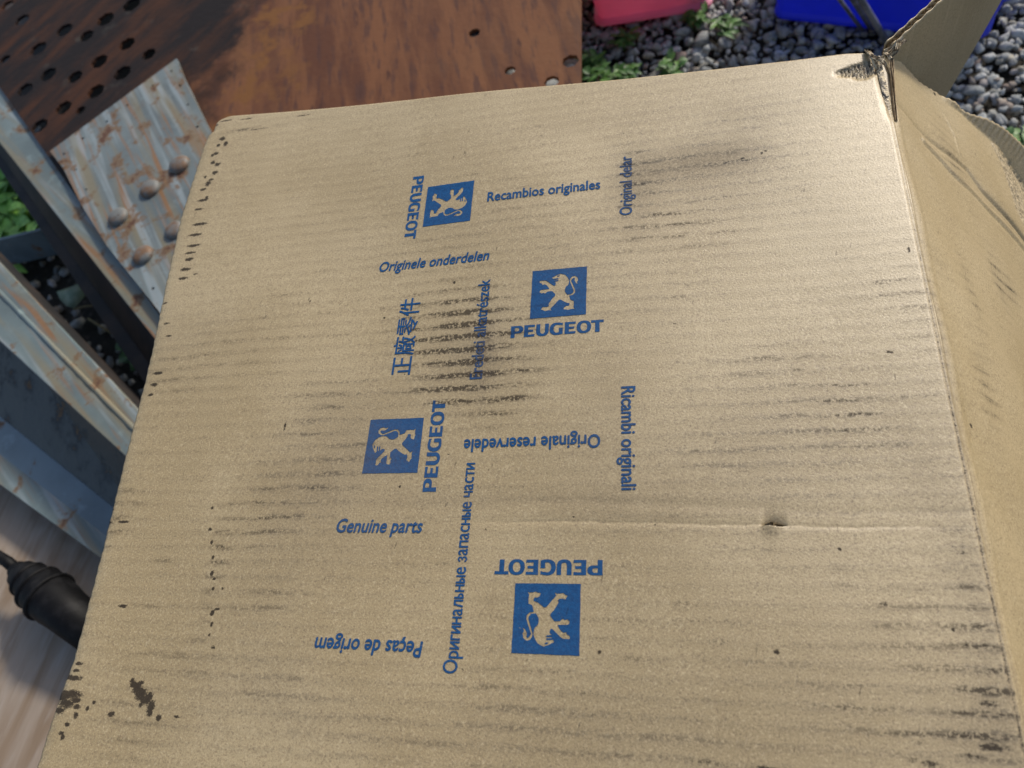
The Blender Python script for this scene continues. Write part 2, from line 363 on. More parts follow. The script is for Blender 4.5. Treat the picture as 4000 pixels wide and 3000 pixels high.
carton = empty('cardboard_carton', (0, 0, 0))
tag(carton, 'large brown cardboard carton printed with blue lion emblems, dirty and torn at one corner', 'carton')
NX, NY = 600, 640
ys = np.concatenate([np.linspace(YB, -0.115, 230)[:-1], np.linspace(-0.115, -0.092, 60)[:-1], np.linspace(-0.092, 0.30, 360)])
T = (ys - YB) / (0.30 - YB)
s = np.linspace(0, 1, NX); s = s + 0.0  # even
Tg, Sg = np.meshgrid(T, s, indexing='ij')
Xg = np.zeros_like(Tg); Yg = np.zeros_like(Tg)
Xg[:] = XR * Sg + (1 - Sg) * -0.31
for _ in range(4):
    tp = yt(Xg)
    Yg = np.where(Tg < 0.72, YB + Tg * (0.30 - YB), 0)
    yb2 = YB + 0.72 * (0.30 - YB)
    Yg = np.where(Tg < 0.72, Yg, yb2 + (Tg - 0.72) / 0.28 * (tp - yb2))
    Xg = xl(Yg) * (1 - Sg) + XR * Sg
rag = 0.0002 * np.sin(Yg * 2 * math.pi / 0.0085 + 1) + 0.0003 * np.sin(Yg * 231)
Xg = Xg - rag * (Sg < 0.004)
Zg = H + height(Xg, Yg)
tf = torn_field(Xg, Yg)
Zg = Zg - tf * 0.0012 + tf * 0.0016 * np.sin(Xg * 2 * math.pi / 0.0026 + np.sin(Yg * 400))
uu = (Xg - (tx0 + tx1) / 2) / ((tx1 - tx0) / 2); dd_ = Yg - cr_y(Xg) - 0.0006 * np.sin(Xg * 200)
hole = (abs(uu) < 1) & (dd_ > -0.0002) & (dd_ < 0.0024 * np.clip(1 - uu ** 2, 0, 1) * np.where(uu < -.1, 1, .45 + .1 * np.sin(uu * 14)))
me = grid_mesh('top_panel', Xg, Yg, Zg, skirt=0.0007, hole=hole)
panel = link('top_panel', me, M['kraft'], carton, True)
nv = len(me.vertices); co = np.zeros(nv * 3, dtype=np.float32); me.vertices.foreach_get('co', co); co = co.reshape(-1, 3)
a, b_, c_ = marks(co[:, 0].astype(float), co[:, 1].astype(float))
set_attr(me, 'smudge', a); set_attr(me, 'soft', b_); set_attr(me, 'spot', c_); set_attr(me, 'torn', torn_field(co[:, 0].astype(float), co[:, 1].astype(float)))
# corrugated medium and lower liner, seen along the open left edge and the far edge
yy = np.arange(YB + 0.002, 0.292, 0.0009)
xx = np.array([0.0006, 0.004, 0.012, 0.04])
Ym, Xm = np.meshgrid(yy, xx, indexing='ij'); Xm = xl(Ym) + Xm
Zm = H + height(Xm, Ym) - 0.0027 + 0.0017 * np.sin(Ym * 2 * math.pi / 0.0085)
link('fluted_core', grid_mesh('fluted_core', Xm, Ym, Zm), M['medium'], panel, True)
yl = np.linspace(YB, 0.30, 90); sl_ = np.linspace(0, 1, 30)
Yl, Sl = np.meshgrid(yl, sl_, indexing='ij')
Xl_ = (xl(Yl) + 0.0004) * (1 - Sl) + 0.266 * Sl
Yl = np.minimum(Yl, yt(Xl_) - 0.0004)
link('inner_liner', grid_mesh('inner_liner', Xl_, Yl, H - 0.0050 + height(Xl_, Yl) * 0.5 + 0 * Xl_, skirt=0.0006), M['kraft_plain'], panel, True)
# closed far rim of the panel
xr = np.linspace(-0.295, 0.262, 200); Xr = np.stack([xr, xr], 1); Yr = np.stack([yt(xr) - 0.0002, yt(xr) - 0.0009], 1)
Zr = H + height(Xr, Yr); Zr[:, 0] -= 0.0007; Zr[:, 1] -= 0.0048
link('rim_fold', grid_mesh('rim_fold', Xr, Yr, Zr), M['kraft_plain'], panel, True)

# --- walls of the box, thin sheets
def sheet(name, a, b, z0, z1, th=0.005, parent=carton):
    a = Vector((*a, 0)); b = Vector((*b, 0)); d = (b - a).normalized(); nn = Vector((-d.y, d.x, 0)) * th
    pts = [a, b, b + nn, a + nn]
    return prism(name, [(p.x, p.y, z1) for p in pts], z1 - z0, M['kraft_plain'], parent)
sheet('wall', (0.268, 0.252), (-0.288, 0.288), 0.006, H - 0.0085)
sheet('wall', (-0.288, 0.288 - 0.008), (-0.288, YB + 0.012), 0.006, H - 0.0085)
sheet('wall', (-0.284, YB + 0.006), (0.268, YB + 0.006), 0.006, H - 0.0085)
prism('base', [(-0.283, YB + 0.012, 0.010), (0.262, YB + 0.012, 0.010), (0.262, 0.245, 0.010), (-0.283, 0.275, 0.010)], 0.005, M['kraft_plain'], carton)

# --- side flap hanging from the crease at the right
PHI = math.radians(50)
ux = np.array([math.cos(PHI), 0, -math.sin(PHI)]); un = np.array([math.sin(PHI), 0, math.cos(PHI)])
O = np.array([0.2706, 0, H])
def F(px, py):
    p = onplane(px, py, O, un) - O; return (p @ ux, p[1])        # (b, y)
endl = [F(*q) for q in [(3502, 206), (3560, 262), (3600, 303), (3660, 352), (3700, 392), (3760, 440), (3800, 461), (3850, 502), (3900, 545), (3950, 590), (3985, 632)]]
lip0 = np.array([F(*q) for q in [(3690, 400), (3745, 440), (3800, 500), (3850, 555), (3900, 610), (3950, 665), (4010, 740)]])
endl = [(b0_, (y0_ + np.interp(b0_, lip0[:, 0], lip0[:, 1])) / 2) if b0_ > lip0[0, 0] + .01 else (b0_, y0_) for b0_, y0_ in endl]
endl = [(0.0, 0.262)] + [e for e in endl if e[0] > 0.004]
eb = np.array(endl)
def yend(b): return np.interp(b, eb[:, 0], eb[:, 1])
BW = 0.245
def pl_dist(X, Y, pts):
    best = np.full(X.shape, 9.0); side = np.zeros(X.shape); tt = np.zeros(X.shape)
    n_ = len(pts) - 1
    for i in range(n_):
        (x0, y0), (x1, y1) = pts[i], pts[i + 1]; dx, dy = x1 - x0, y1 - y0; L2 = dx * dx + dy * dy
        t = np.clip(((X - x0) * dx + (Y - y0) * dy) / L2, 0, 1)
        d = np.hypot(X - x0 - t * dx, Y - y0 - t * dy); s_ = np.sign(dx * (Y - y0) - dy * (X - x0))
        m = d < best; best = np.where(m, d, best); side = np.where(m, s_, side); tt = np.where(m, (i + t) / n_, tt)
    return best, side, tt
crA = [F(*q) for q in [(3642, 356), (3703, 458), (3733, 530), (3751, 603), (3775, 657)]]
crB = [F(*q) for q in [(3516, 416), (3618, 518), (3679, 579), (3781, 663), (3841, 753), (3902, 826), (3968, 904), (4060, 1010)]]
crC = [F(*q) for q in [(3618, 542), (3679, 609), (3739, 687), (3823, 772), (3902, 856), (4000, 975)]]
lip = [F(*q) for q in [(3690, 400), (3745, 440), (3800, 500), (3850, 555), (3900, 610), (3950, 665), (4010, 740)]]
tornl = [F(*q) for q in [(3850, 560), (3900, 660), (3930, 740), (3960, 830), (4010, 930)]]
nb, ny = 230, 520
bs = np.linspace(0, 1, nb); tt = np.linspace(0, 1, ny) ** 1.0
Tb, Bb = np.meshgrid(tt, bs, indexing='ij')
Bv = Bb * BW
Yv = yend(Bv) + Tb * (YB - yend(Bv))
Bv2 = Bv + Bb ** 8 * (0.002 * np.sin(Yv * 31) + 0.0012 * np.sin(Yv * 160))
def fheight(B, Y):
    dA, sA, tA = pl_dist(B, Y, crA); dB, sB, tB = pl_dist(B, Y, crB); dC, sC, tC = pl_dist(B, Y, crC); dL, sL, tL = pl_dist(B, Y, lip); dT, sT, tT = pl_dist(B, Y, tornl)
    Z = 0.003 * np.sin(B * 26) * np.sin(Y * 13 + 1) + 0.0006 * np.sin(B * 90 + Y * 60)
    Z += 0.0006 * np.exp(-(dA / 0.0015) ** 2) * np.sin(np.pi * np.clip(tA, 0.03, 1))
    dep = 0.0004 + 0.0022 * tB ** 1.5
    Z -= dep * np.exp(-(dB / 0.0018) ** 2)
    Z += np.where(sB > 0, 1, 0) * (0.0008 + 0.0020 * tB) * (1 - np.exp(-dB / 0.006)) * np.exp(-dB / 0.05)
    Z += 0.0010 * np.exp(-(dC / 0.0022) ** 2) - 0.0007 * np.exp(-((dC * np.where(sC > 0, -1, 1) - 0.004) / 0.002) ** 2)
    Z += np.where((sL > 0) & (tL > 0.004), dL, 0) * 0.9 * np.clip(tL / .12, 0, 1)
    Z += np.where((sT > 0) & (sL <= 0), -0.0012, 0) * np.clip(tT * 4, 0, 1)
    # crease trough by the hinge
    Z -= (0.0 + 0.0035 * np.clip((Y - 0.19) / 0.05, 0, 1)) * np.exp(-((B - .003) / 0.0025) ** 2) + 0.0006 * np.exp(-((B - .0014) / 0.0011) ** 2)
    Z += 0.0006 * np.exp(-((B - 0.007) / 0.003) ** 2)
    tf_ = np.where((sT > 0) & (sL <= 0) & (tT > 0.02), 1.0, 0.0)
    return Z, tf_, (sL > 0) & (dL > 0.0006)
Zf, tornf, lipm = fheight(Bv2, Yv)
edge_rag = np.clip(1 - Tb * 60, 0, 1)
Pos = O + Bv2[..., None] * ux + (Zf)[..., None] * un
Pos[..., 2] += height(np.full_like(Yv, XR), np.minimum(Yv, .19)) * np.exp(-Bv2 / 0.03)
Pos[..., 1] = Yv + edge_rag * 0.0007 * np.sin(Bv2 * 900)
Pos[..., 0] = np.maximum(Pos[..., 0], XR + 0.0001)
me = grid_mesh('side_flap', Pos[..., 0], Pos[..., 1], Pos[..., 2])
flap = link('side_flap', me, [M['kraft'], M['kraft_plain']], carton, True)
X_, Y_ = Bv2.ravel(), Yv.ravel()
rs = np.zeros_like(X_)
for (px, py, rx, ry, a0) in [(3780, 1150, .008, .03, .25), (3640, 1200, .01, .05, .25), (3900, 1100, .01, .02, .5), (3950, 1130, .01, .01, .5), (3740, 660, .012, .012, .3), (3840, 1520, .012, .03, .3), (3700, 560, .02, .02, .25)]:
    cb, cy = F(px, py); rs += a0 * np.exp(-(((X_ - cb) / rx) ** 2 + ((Y_ - cy) / ry) ** 2))
spf = np.zeros_like(X_)
for (px, py, r0) in [(3794, 1658, .0016), (3796, 1664, .0012), (3660, 360, .002)]:
    cb, cy = F(px, py); d = np.hypot(X_ - cb, Y_ - cy) / r0; spf = np.maximum(spf, np.clip(1.25 - .75 * d, 0, 1) * .75)
tq = np.clip((0.24 - Y_) / 0.5, 0, 1)
sof = (0.55 + 0.35 * tq) * np.exp(-((X_ - 0.0004) / (0.0013 + 0.0016 * tq)) ** 2)
sof += rs * .5
set_attr(me, 'smudge', rs + 0.03); set_attr(me, 'spot', spf); set_attr(me, 'soft', np.clip(sof, 0, .9))
tr = np.clip(tornf.ravel() * 0.55 + np.clip(1 - X_ / 0.003, 0, 1) * np.clip((Y_ - 0.2) / 0.02, 0, 1) + 0.9 * np.clip(1 - np.abs(Y_ - (yend(X_))) / 0.0015, 0, 1) * (X_ < .05), 0, 1)
set_attr(me, 'torn', tr)
sol = flap.modifiers.new('thickness', 'SOLIDIFY'); sol.thickness = 0.0045; sol.offset = -1.0; sol.material_offset = 1; sol.material_offset_rim = 1

# --- far flap standing out from the far wall
fd = np.array([math.cos(math.radians(47)), math.sin(math.radians(47)), 0]); fn = np.array([fd[1], -fd[0], 0.0])
FO = np.array([0.279, 0.269, H])
def FL(px, py):
    p = onplane(px, py, FO, fn) - FO; return (p @ fd, p[2])
e1 = FL(3905, 0); e2 = FL(3680, 400)
sl2 = (e1[0] - e2[0]) / (e1[1] - e2[1])
def flend(z): return e2[0] + (z - e2[1]) * sl2
na, nz = 90, 120
za = np.linspace(0, -0.47, nz); aa = np.linspace(0, 1, na)
Zq, Aq = np.meshgrid(za, aa, indexing='ij')
wq = np.maximum(flend(np.maximum(Zq, -0.20)), 0.02)
Aw = Aq * wq
off = 0.004 * np.sin(Aw * 14) * np.cos(Zq * 9) - 0.02 * (Aw / 0.2) ** 2 * 0
Pq = FO + Aw[..., None] * fd + off[..., None] * fn
Pq[..., 2] = H + Zq + 0.0008 * np.sin(Aw * 500) * (Zq > -0.001) - 0.003 * (Aq < 0.02) * 0
me = grid_mesh('far_flap', Pq[..., 0], Pq[..., 1], Pq[..., 2])
far = link('far_flap', me, [M['kraft_plain'], M['torn']], carton, True)
set_attr(me, 'torn', np.zeros(len(me.vertices)))
far.modifiers.new('thickness', 'SOLIDIFY').thickness = 0.0007
me2 = grid_mesh('outer_liner', Pq[..., 0] - fn[0] * .0048, Pq[..., 1] - fn[1] * .0048, Pq[..., 2])
fo = link('outer_liner', me2, [M['kraft_plain']], far, True); set_attr(me2, 'torn', np.zeros(len(me2.vertices)))
fo.modifiers.new('thickness', 'SOLIDIFY').thickness = 0.0007
aw = np.arange(0, 0.26, 0.0006); zz = np.array([0.0004, -0.003, -0.012, -0.03])
Zc, Ac = np.meshgrid(zz, aw, indexing='ij')
ofc = -0.0026 + 0.0014 * np.sin(Ac * 2 * math.pi / 0.0075)
keep = Ac < flend(Zc) - 0.002
Ad = np.minimum(Ac, flend(Zc) - 0.001)
Pc = FO + Ad[..., None] * fd + (ofc + 0.004 * np.sin(Ad * 14) * np.cos(Zc * 9))[..., None] * fn; Pc[..., 2] = H + Zc
link('fluted_core', grid_mesh('fluted_core', Pc[..., 0], Pc[..., 1], Pc[..., 2]), M['medium'], far, True)

# --- torn scraps of liner and fluting at the corner
def scrap(name, pts, wdt, mat, parent, jag=0.0012, curl=0.0):
    v = []; f = []
    for i, p in enumerate(pts):
        p = Vector(p); q = Vector(pts[min(i + 1, len(pts) - 1)]) - Vector(pts[max(i - 1, 0)])
        side = q.normalized().cross(Vector((0.2, -0.3, 0.93))).normalized()
        for k in range(7):
            t = k / 6 - 0.5
            v.append(p + side * (t * wdt * (1 + random.uniform(-.25, .25))) + Vector((0, 0, curl * math.cos(k * 2.1 + i) + random.uniform(-jag, jag))))
    for i in range(len(pts) - 1):
        for k in range(6): f.append((i * 7 + k, i * 7 + k + 1, (i + 1) * 7 + k + 1, (i + 1) * 7 + k))
    o = link(name, mesh_py(name, v, f), mat, parent, False)
    o.modifiers.new('t', 'SOLIDIFY').thickness = 0.0005
    return o
def C3(px, py, z): p = at(px, py, z); return (p[0], p[1], p[2])
scrap('torn_scrap', [C3(3388, 196, .601), C3(3404, 212, .604), C3(3418, 235, .6035), C3(3430, 262, .600)], .0045, M['torn'], carton, .0009, .0006)
scrap('torn_scrap', [C3(3405, 222, .603), C3(3428, 228, .606), C3(3448, 236, .604), C3(3462, 250, .600)], .0035, M['torn'], carton, .0008, .0005)
scrap('torn_scrap', [C3(3464, 212, .598), C3(3485, 192, .600), C3(3510, 170, .6015), C3(3530, 150, .602)], .0065, M['torn'], carton, .0014, .001)
scrap('torn_scrap', [C3(3475, 224, .597), C3(3496, 205, .599), C3(3512, 192, .600)], .004, M['medium'], carton, .0012, .001)
scrap('torn_scrap', [C3(3478, 215, .5965), C3(3482, 270, .5960), C3(3488, 330, .5960), C3(3494, 390, .5962), C3(3500, 470, .5965)], .0032, M['medium'], carton, .0009, .0012)
scrap('torn_scrap', [C3(3458, 206, .602), C3(3470, 214, .604), C3(3480, 228, .603)], .003, M['torn'], carton, .0006, .0005)
scrap('torn_scrap', [C3(3500, 215, .596), C3(3506, 196, .601), C3(3512, 158, .603)], .003, M['torn'], carton, .0009, .0006)

# ------------------------------------------------------------------ print on the top panel
def flatmesh(name, polys, place, parent, mat=None, lift=0.00022):
    """polys: list of [outer, hole, hole..] in local 2D; place(x,y)->world xy; cut to a fine grid and laid on the panel"""
    bm = bmesh.new()
    for rings in polys:
        vs = [[Vector((*place(*p), 0)) for p in r] for r in rings]
        flat = [v for r in vs for v in r]
        bv = [bm.verts.new(v) for v in flat]
        for t in tessellate_polygon(vs):
            try: bm.faces.new([bv[i] for i in t])
            except ValueError: pass
    drape(bm, name, parent, mat or M['ink'], lift)
def drape(bm, name, parent, mat, lift=0.00022, step=0.003):
    for ax in (0, 1):
        cs = [v.co[ax] for v in bm.verts]; c = math.floor(min(cs) / step) * step + step
        while c < max(cs):
            nrm = Vector((1, 0, 0)) if ax == 0 else Vector((0, 1, 0))
            bmesh.ops.bisect_plane(bm, geom=bm.verts[:] + bm.edges[:] + bm.faces[:], plane_co=nrm * c, plane_no=nrm, dist=1e-7)
            c += step
    for f in bm.faces:
        if f.normal.z < 0: f.normal_flip()
        f.smooth = True
    ll = bm.verts.layers.int.get('lay'); bm.verts.ensure_lookup_table()
    lz = np.array([v[ll] for v in bm.verts], dtype=float) * 0.00003 if ll else 0.0
    me = D.meshes.new(name); bm.to_mesh(me); bm.free()
    n_ = len(me.vertices); co = np.zeros(n_ * 3, dtype=np.float32); me.vertices.foreach_get('co', co); co = co.reshape(-1, 3).astype(float)
    co[:, 2] = H + height(co[:, 0], co[:, 1]) + lift + lz
    me.vertices.foreach_set('co', co.astype(np.float32).ravel()); me.update()
    a, b2, c2 = marks(co[:, 0], co[:, 1]); set_attr(me, 'smudge', a); set_attr(me, 'soft', b2); set_attr(me, 'spot', c2)
    return link(name, me, mat, parent)

LION = [(318, 592), (345, 603), (400, 600), (440, 588), (475, 605), (520, 610), (512, 640), (500, 662), (465, 682), (430, 676), (408, 700), (410, 735), (450, 745), (500, 775), (530, 800), (555, 825), (578, 834), (600, 830),
        (640, 790), (700, 715), (735, 682), (757, 650), (735, 600), (770, 622), (820, 618), (870, 612), (900, 640), (938, 655), (912, 690), (900, 712), (860, 700), (815, 702), (785, 722), (797, 755), (760, 820), (720, 880), (672, 932),
        (668, 965), (695, 1005), (730, 1048), (770, 1048), (820, 1045), (845, 1015), (872, 1008), (882, 1030), (930, 1018), (965, 1045), (960, 1088), (930, 1104), (860, 1103), (780, 1105), (800, 1150), (835, 1200), (870, 1226), (912, 1215),
        (922, 1250), (965, 1275), (972, 1300), (960, 1325), (860, 1318), (820, 1290), (760, 1230), (705, 1175), (675, 1163), (655, 1200), (660, 1238), (692, 1260), (605, 1268), (602, 1290), (692, 1294), (692, 1308), (602, 1312), (606, 1338),
        (650, 1336), (700, 1332), (722, 1350), (720, 1372), (680, 1390), (640, 1413), (560, 1440), (510, 1415), (470, 1390), (430, 1330), (410, 1270), (404, 1240), (415, 1170), (440, 1130), (466, 1115), (485, 1060), (488, 1010), (465, 960), (440, 926),
        (372, 930), (334, 970), (327, 1010), (347, 1080), (367, 1150), (392, 1236), (382, 1290), (345, 1338), (290, 1347), (245, 1302), (236, 1240), (260, 1195), (238, 1143), (278, 1172), (303, 1230), (294, 1285), (312, 1308), (348, 1278), (368, 1240),
        (347, 1180), (317, 1090), (297, 1010), (303, 950), (348, 910), (410, 903), (400, 850), (385, 800), (330, 775), (330, 700), (340, 640)]
EYE = [(575, 1390), (600, 1376), (632, 1378), (625, 1395), (600, 1404), (580, 1402)]
Aq_ = [P(2014, 2277), P(2265.6, 2281.6), P(2258, 2559), P(2000, 2549)]
sc = 400 / 1580.0
cx0 = 0.25 * sum(p[0] for p in Aq_); cy0 = 0.25 * sum(p[1] for p in Aq_)
SQ = 0.0405
def crop2logo(x, y):
    p = P(1980 + x * sc, 2160 + y * sc)        # world, logo A stands upside down
    return (-(p[0] - cx0) / SQ, -(p[1] - cy0) / SQ)
lion = [crop2logo(*p) for p in LION]; eye = [crop2logo(*p) for p in EYE]
bb = 0.5
sqr = []
for (x0, y0), (x1, y1) in zip([(-bb, -bb), (bb, -bb), (bb, bb), (-bb, bb)], [(bb, -bb), (bb, bb), (-bb, bb), (-bb, -bb)]):
    for i in range(14):
        t = i / 14; sqr.append((x0 + (x1 - x0) * t + random.uniform(-.003, .003), y0 + (y1 - y0) * t + random.uniform(-.003, .003)))
def rotp(x, y, r):
    c, s_ = [(1, 0), (0, 1), (-1, 0), (0, -1)][r]; return (x * c - y * s_, x * s_ + y * c)
emb = [((2014, 2277), (2258, 2559), 2), ((2086, 1066), (2288, 1234), 0), ((1675, 736), (1837, 864), 3), ((1448, 1640), (1629, 1844), 1)]
wheres = {2: 'upside down nearest the carton front', 0: 'upright', 3: 'turned with its head to the right', 1: 'turned with its head to the left'}
for (q1, q2, r) in emb:
    p1, p2 = P(*q1), P(*q2); ox, oy = (p1[0] + p2[0]) / 2, (p1[1] + p2[1]) / 2
    def place(x, y, r=r, ox=ox, oy=oy):
        u, v = rotp(x * SQ, y * SQ, r); return (ox + u, oy + v)
    flatmesh('printed_emblem', [[sqr, lion], [eye]], place, panel)

# wide bold capitals: cap height 1
def arc(cx, cy, rx, ry, a0, a1, n_=18, p=2.0):
    o = []
    for i in range(n_ + 1):
        a = math.radians(a0 + (a1 - a0) * i / n_); c, s_ = math.cos(a), math.sin(a)
        o.append((cx + rx * math.copysign(abs(c) ** (2 / p), c), cy + ry * math.copysign(abs(s_) ** (2 / p), s_)))
    return o
def letE(x): return [[[(x - .01, 0), (x + .86, 0), (x + .88, .2), (x + .34, .18), (x + .34, .41), (x + .76, .41), (x + .76, .59), (x + .34, .59), (x + .34, .82), (x + .86, .80), (x + .88, 1), (x - .01, 1), (x + .01, .5)]]]
def letP(x): return [[[(x - .01, 0), (x + .34, 0), (x + .33, .36)] + arc(x + .62, .68, .42, .32, -90, 90, 16, 2.2) + [(x - .01, 1), (x + .01, .5)],
                      ([(x + .33, .54)] + arc(x + .54, .69, .16, .15, -90, 90, 10, 2.2) + [(x + .33, .84)])]]
def letU(x): return [[[(x, 1), (x, .42)] + arc(x + .52, .42, .52, .45, 180, 360, 22, 2.3)[1:] + [(x + 1.04, 1), (x + .72, 1), (x + .72, .42)] + arc(x + .53, .42, .20, .24, 0, -180, 14, 2.2)[1:] + [(x + .33, 1)]]]
def letG(x): return [[arc(x + .62, .5, .62, .53, 62, 270, 26, 2.3) + [(x + .9, .0), (x + 1.08, .05), (x + 1.08, .56), (x + .76, .56), (x + .76, .20), (x + .64, .17)] + arc(x + .62, .5, .29, .33, 265, 72, 20, 2.2) + [(x + .92, .80), (x + 1.06, .74), (x + 1.08, .97)]]]
def letO(x): return [[arc(x + .58, .5, .58, .53, 0, 350, 34, 2.3), arc(x + .58, .5, .27, .34, 0, 345, 24, 2.2)]]
def letT(x): return [[[(x + .33, 0), (x + .69, 0), (x + .68, .8), (x + 1.0, .78), (x + 1.02, 1), (x, 1), (x + .02, .78), (x + .34, .8)]]]
WORD = letP(0) + letE(1.12) + letU(2.12) + letG(3.22) + letE(4.46) + letO(5.42) + letT(6.56)
WL = 7.58
def bigword(start, end, hpx, r):
    s0, e0 = P(*start), P(*end); h0 = P(*hpx)
    if r in (0, 2): L = abs(e0[0] - s0[0]); hh = abs(h0[1] - s0[1])
    else: L = abs(e0[1] - s0[1]); hh = abs(h0[0] - s0[0])
    if r in (0, 2): s0 = (s0[0], (s0[1] + e0[1]) / 2)
    else: s0 = ((s0[0] + e0[0]) / 2, s0[1])
    def place(x, y):
        u, v = rotp(x * L / WL, y * hh, r); return (s0[0] + u, s0[1] + v)
    flatmesh('printed_lettering', WORD, place, panel)
bigword((1996, 1321), (2360, 1303), (1999, 1276), 0)
bigword((2354, 2187), (1933, 2183), (2356, 2247), 2)
bigword((1703, 1919), (1740, 1561), (1650, 1922), 1)
bigword((1616, 693), (1577, 937), (1659, 690), 3)

# small lettering
fc = D.curves.new('t', 'FONT'); fo_ = D.objects.new('t', fc)
def txt_mesh(body, offset=0.0, spacing=1.0):
    fc.body = body; fc.size = 1; fc.resolution_u = 3; fc.offset = offset; fc.space_character = spacing
    me = D.meshes.new_from_object(fo_); return me
def cyr_mesh(body):
    """Cyrillic line set letter by letter: shapes shared with Latin come from the font, the others are drawn"""
    mm = txt_mesh('x'); xh = max(v.co.y for v in mm.vertices)
    w_ = 0.088; V = []; Fc = []; pen = 0.0
    same = {'О': 'O', 'а': 'a', 'е': 'e', 'с': 'c', 'р': 'p', 'з': 'з'}
    def quad(x0, y0, x1, y1):
        i = len(V); V.extend([(x0, y0), (x1, y0), (x1, y1), (x0, y1)]); Fc.append((i, i + 1, i + 2, i + 3))
    def poly(pts):
        i = len(V); V.extend(pts); Fc.append(tuple(range(i, i + len(pts))))
    def bowl(x):
        n_ = 14; W_ = .30; h_ = xh * .62; i = len(V)
        for k in range(n_ + 1):
            a = -math.pi / 2 + math.pi * k / n_
            V.append((x + w_ + (W_ - w_) * math.cos(a) ** .8, h_ / 2 + h_ / 2 * math.sin(a)))
            V.append((x + w_ + (W_ - 2 * w_) * math.cos(a) ** .8, h_ / 2 + (h_ / 2 - w_ * .85) * math.sin(a)))
        for k in range(n_): Fc.append((i + 2 * k, i + 2 * k + 2, i + 2 * k + 3, i + 2 * k + 1))
        return W_ + w_ * .1
    for ch in body:
        x = pen; W = .42; tw = w_ * .9
        if ch == ' ': pen += .24; continue
        if ch in same:
            m2 = txt_mesh(same[ch]); xs_ = [v.co.x for v in m2.vertices]; x0 = min(xs_); k = 1.0
            if ch == 'з': k = xh / max(v.co.y for v in m2.vertices)
            i = len(V)
            V.extend([(x + (v.co.x - x0) * k, v.co.y * k) for v in m2.vertices])
            Fc.extend([tuple(i + j for j in p.vertices) for p in m2.polygons]); W = (max(xs_) - x0) * k
        elif ch == 'и':
            quad(x, 0, x + w_, xh); quad(x + W - w_, 0, x + W, xh); poly([(x + w_, 0), (x + W - w_, xh * .70), (x + W - w_, xh), (x + w_, xh * .30)])
        elif ch == 'н':
            quad(x, 0, x + w_, xh); quad(x + W - w_, 0, x + W, xh); quad(x + w_, xh * .44, x + W - w_, xh * .44 + tw)
        elif ch == 'п':
            quad(x, 0, x + w_, xh); quad(x + W - w_, 0, x + W, xh); quad(x + w_, xh - tw, x + W - w_, xh)
        elif ch == 'г':
            W = .30; quad(x, 0, x + w_, xh); quad(x + w_, xh - tw, x + W, xh)
        elif ch == 'т':
            W = .37; quad(x, xh - tw, x + W, xh); quad(x + W / 2 - w_ / 2, 0, x + W / 2 + w_ / 2, xh - tw)
        elif ch == 'ч':
            W = .38; quad(x + W - w_, 0, x + W, xh); quad(x, xh * .5, x + w_, xh); quad(x, xh * .5 - tw, x + W - w_, xh * .5)
        elif ch == 'л':
            W = .42; quad(x + W - w_, 0, x + W, xh); quad(x + .10, xh - tw, x + W - w_, xh); poly([(x, 0), (x + w_, 0), (x + .10 + w_, xh - tw), (x + .10, xh - tw)])
        elif ch == 'ь':
            quad(x, 0, x + w_, xh); W = bowl(x)
        elif ch == 'ы':
            quad(x, 0, x + w_, xh); W = bowl(x) + .06; quad(x + W, 0, x + W + w_, xh); W += w_
        pen = x + W + .075
    me_ = D.meshes.new('c'); me_.from_pydata([(a_, b_, 0) for a_, b_ in V], [], Fc); me_.update(); return me_
m_ = txt_mesh('H'); CAPH = max(v.co.y for v in m_.vertices); CAPW = 1
cap_w = abs(P(2481, 1515)[0] - P(2428, 1515)[0])
BOLD = [(0, 0), (1, 0), (-1, 0), (0, .8), (0, -.8)]
def words(body, start, end, r, shear=0.0, cap=cap_w, offset=0.0, cjk=False, bold=0.026):
    me = cyr_mesh(body) if 'ы' in body else txt_mesh(body, offset)
    xs = [v.co.x for v in me.vertices]; x0, x1 = min(xs), max(xs)
    s0, e0 = P(*start), P(*end)
    if r in (0, 2): L = abs(e0[0] - s0[0]); s0 = (s0[0], (s0[1] + e0[1]) / 2)
    else: L = abs(e0[1] - s0[1]); s0 = ((s0[0] + e0[0]) / 2, s0[1])
    kx = L / (x1 - x0); ky = cap / CAPH
    if cjk:
        yv = [v.co.y for v in me.vertices]; y0 = min(yv); ky = cap / (max(yv) - y0)
    bm = bmesh.new()
    for q_, (sx_, sy_) in enumerate(BOLD):
        m3 = me.copy()
        m3.transform(Matrix.Translation((sx_ * bold, sy_ * bold, 0)))
        for v_ in m3.vertices: v_.co.z = q_ * 1.0
        bm.from_mesh(m3)
    lay = bm.verts.layers.int.new('lay')
    for v in bm.verts:
        v[lay] = round(v.co.z)
        y = v.co.y - (y0 if cjk else 0)
        u, w_ = rotp((v.co.x - x0) * kx + shear * y * ky, y * ky, r); v.co = (s0[0] + u, s0[1] + w_, 0)
    bmesh.ops.triangulate(bm, faces=bm.faces)
    drape(bm, 'printed_lettering', panel, M['ink'])
words('Recambios originales', (1907, 790), (2345, 746), 0)
words('Original delar', (2470, 842), (2467, 613), 1)
words('Originele onderdelen', (1477, 1061), (1909, 1020), 0, 0.15)
words('Eredeti alkatrészek', (1884, 1479), (1916, 1096), 1, bold=0.020)
words('Originale reservedele', (2345, 1705), (1815, 1711), 2)
words('Ricambi originali', (2428, 1515), (2430, 1915), 3)
words('Genuine parts', (1311, 2081), (1643, 2077), 0, 0.15)
words('Оригинальные запасные части', (1785, 2631), (1853, 1807), 1, bold=0.013)
words('Peças de origem', (1651, 2501), (1239, 2496), 2, 0.1)
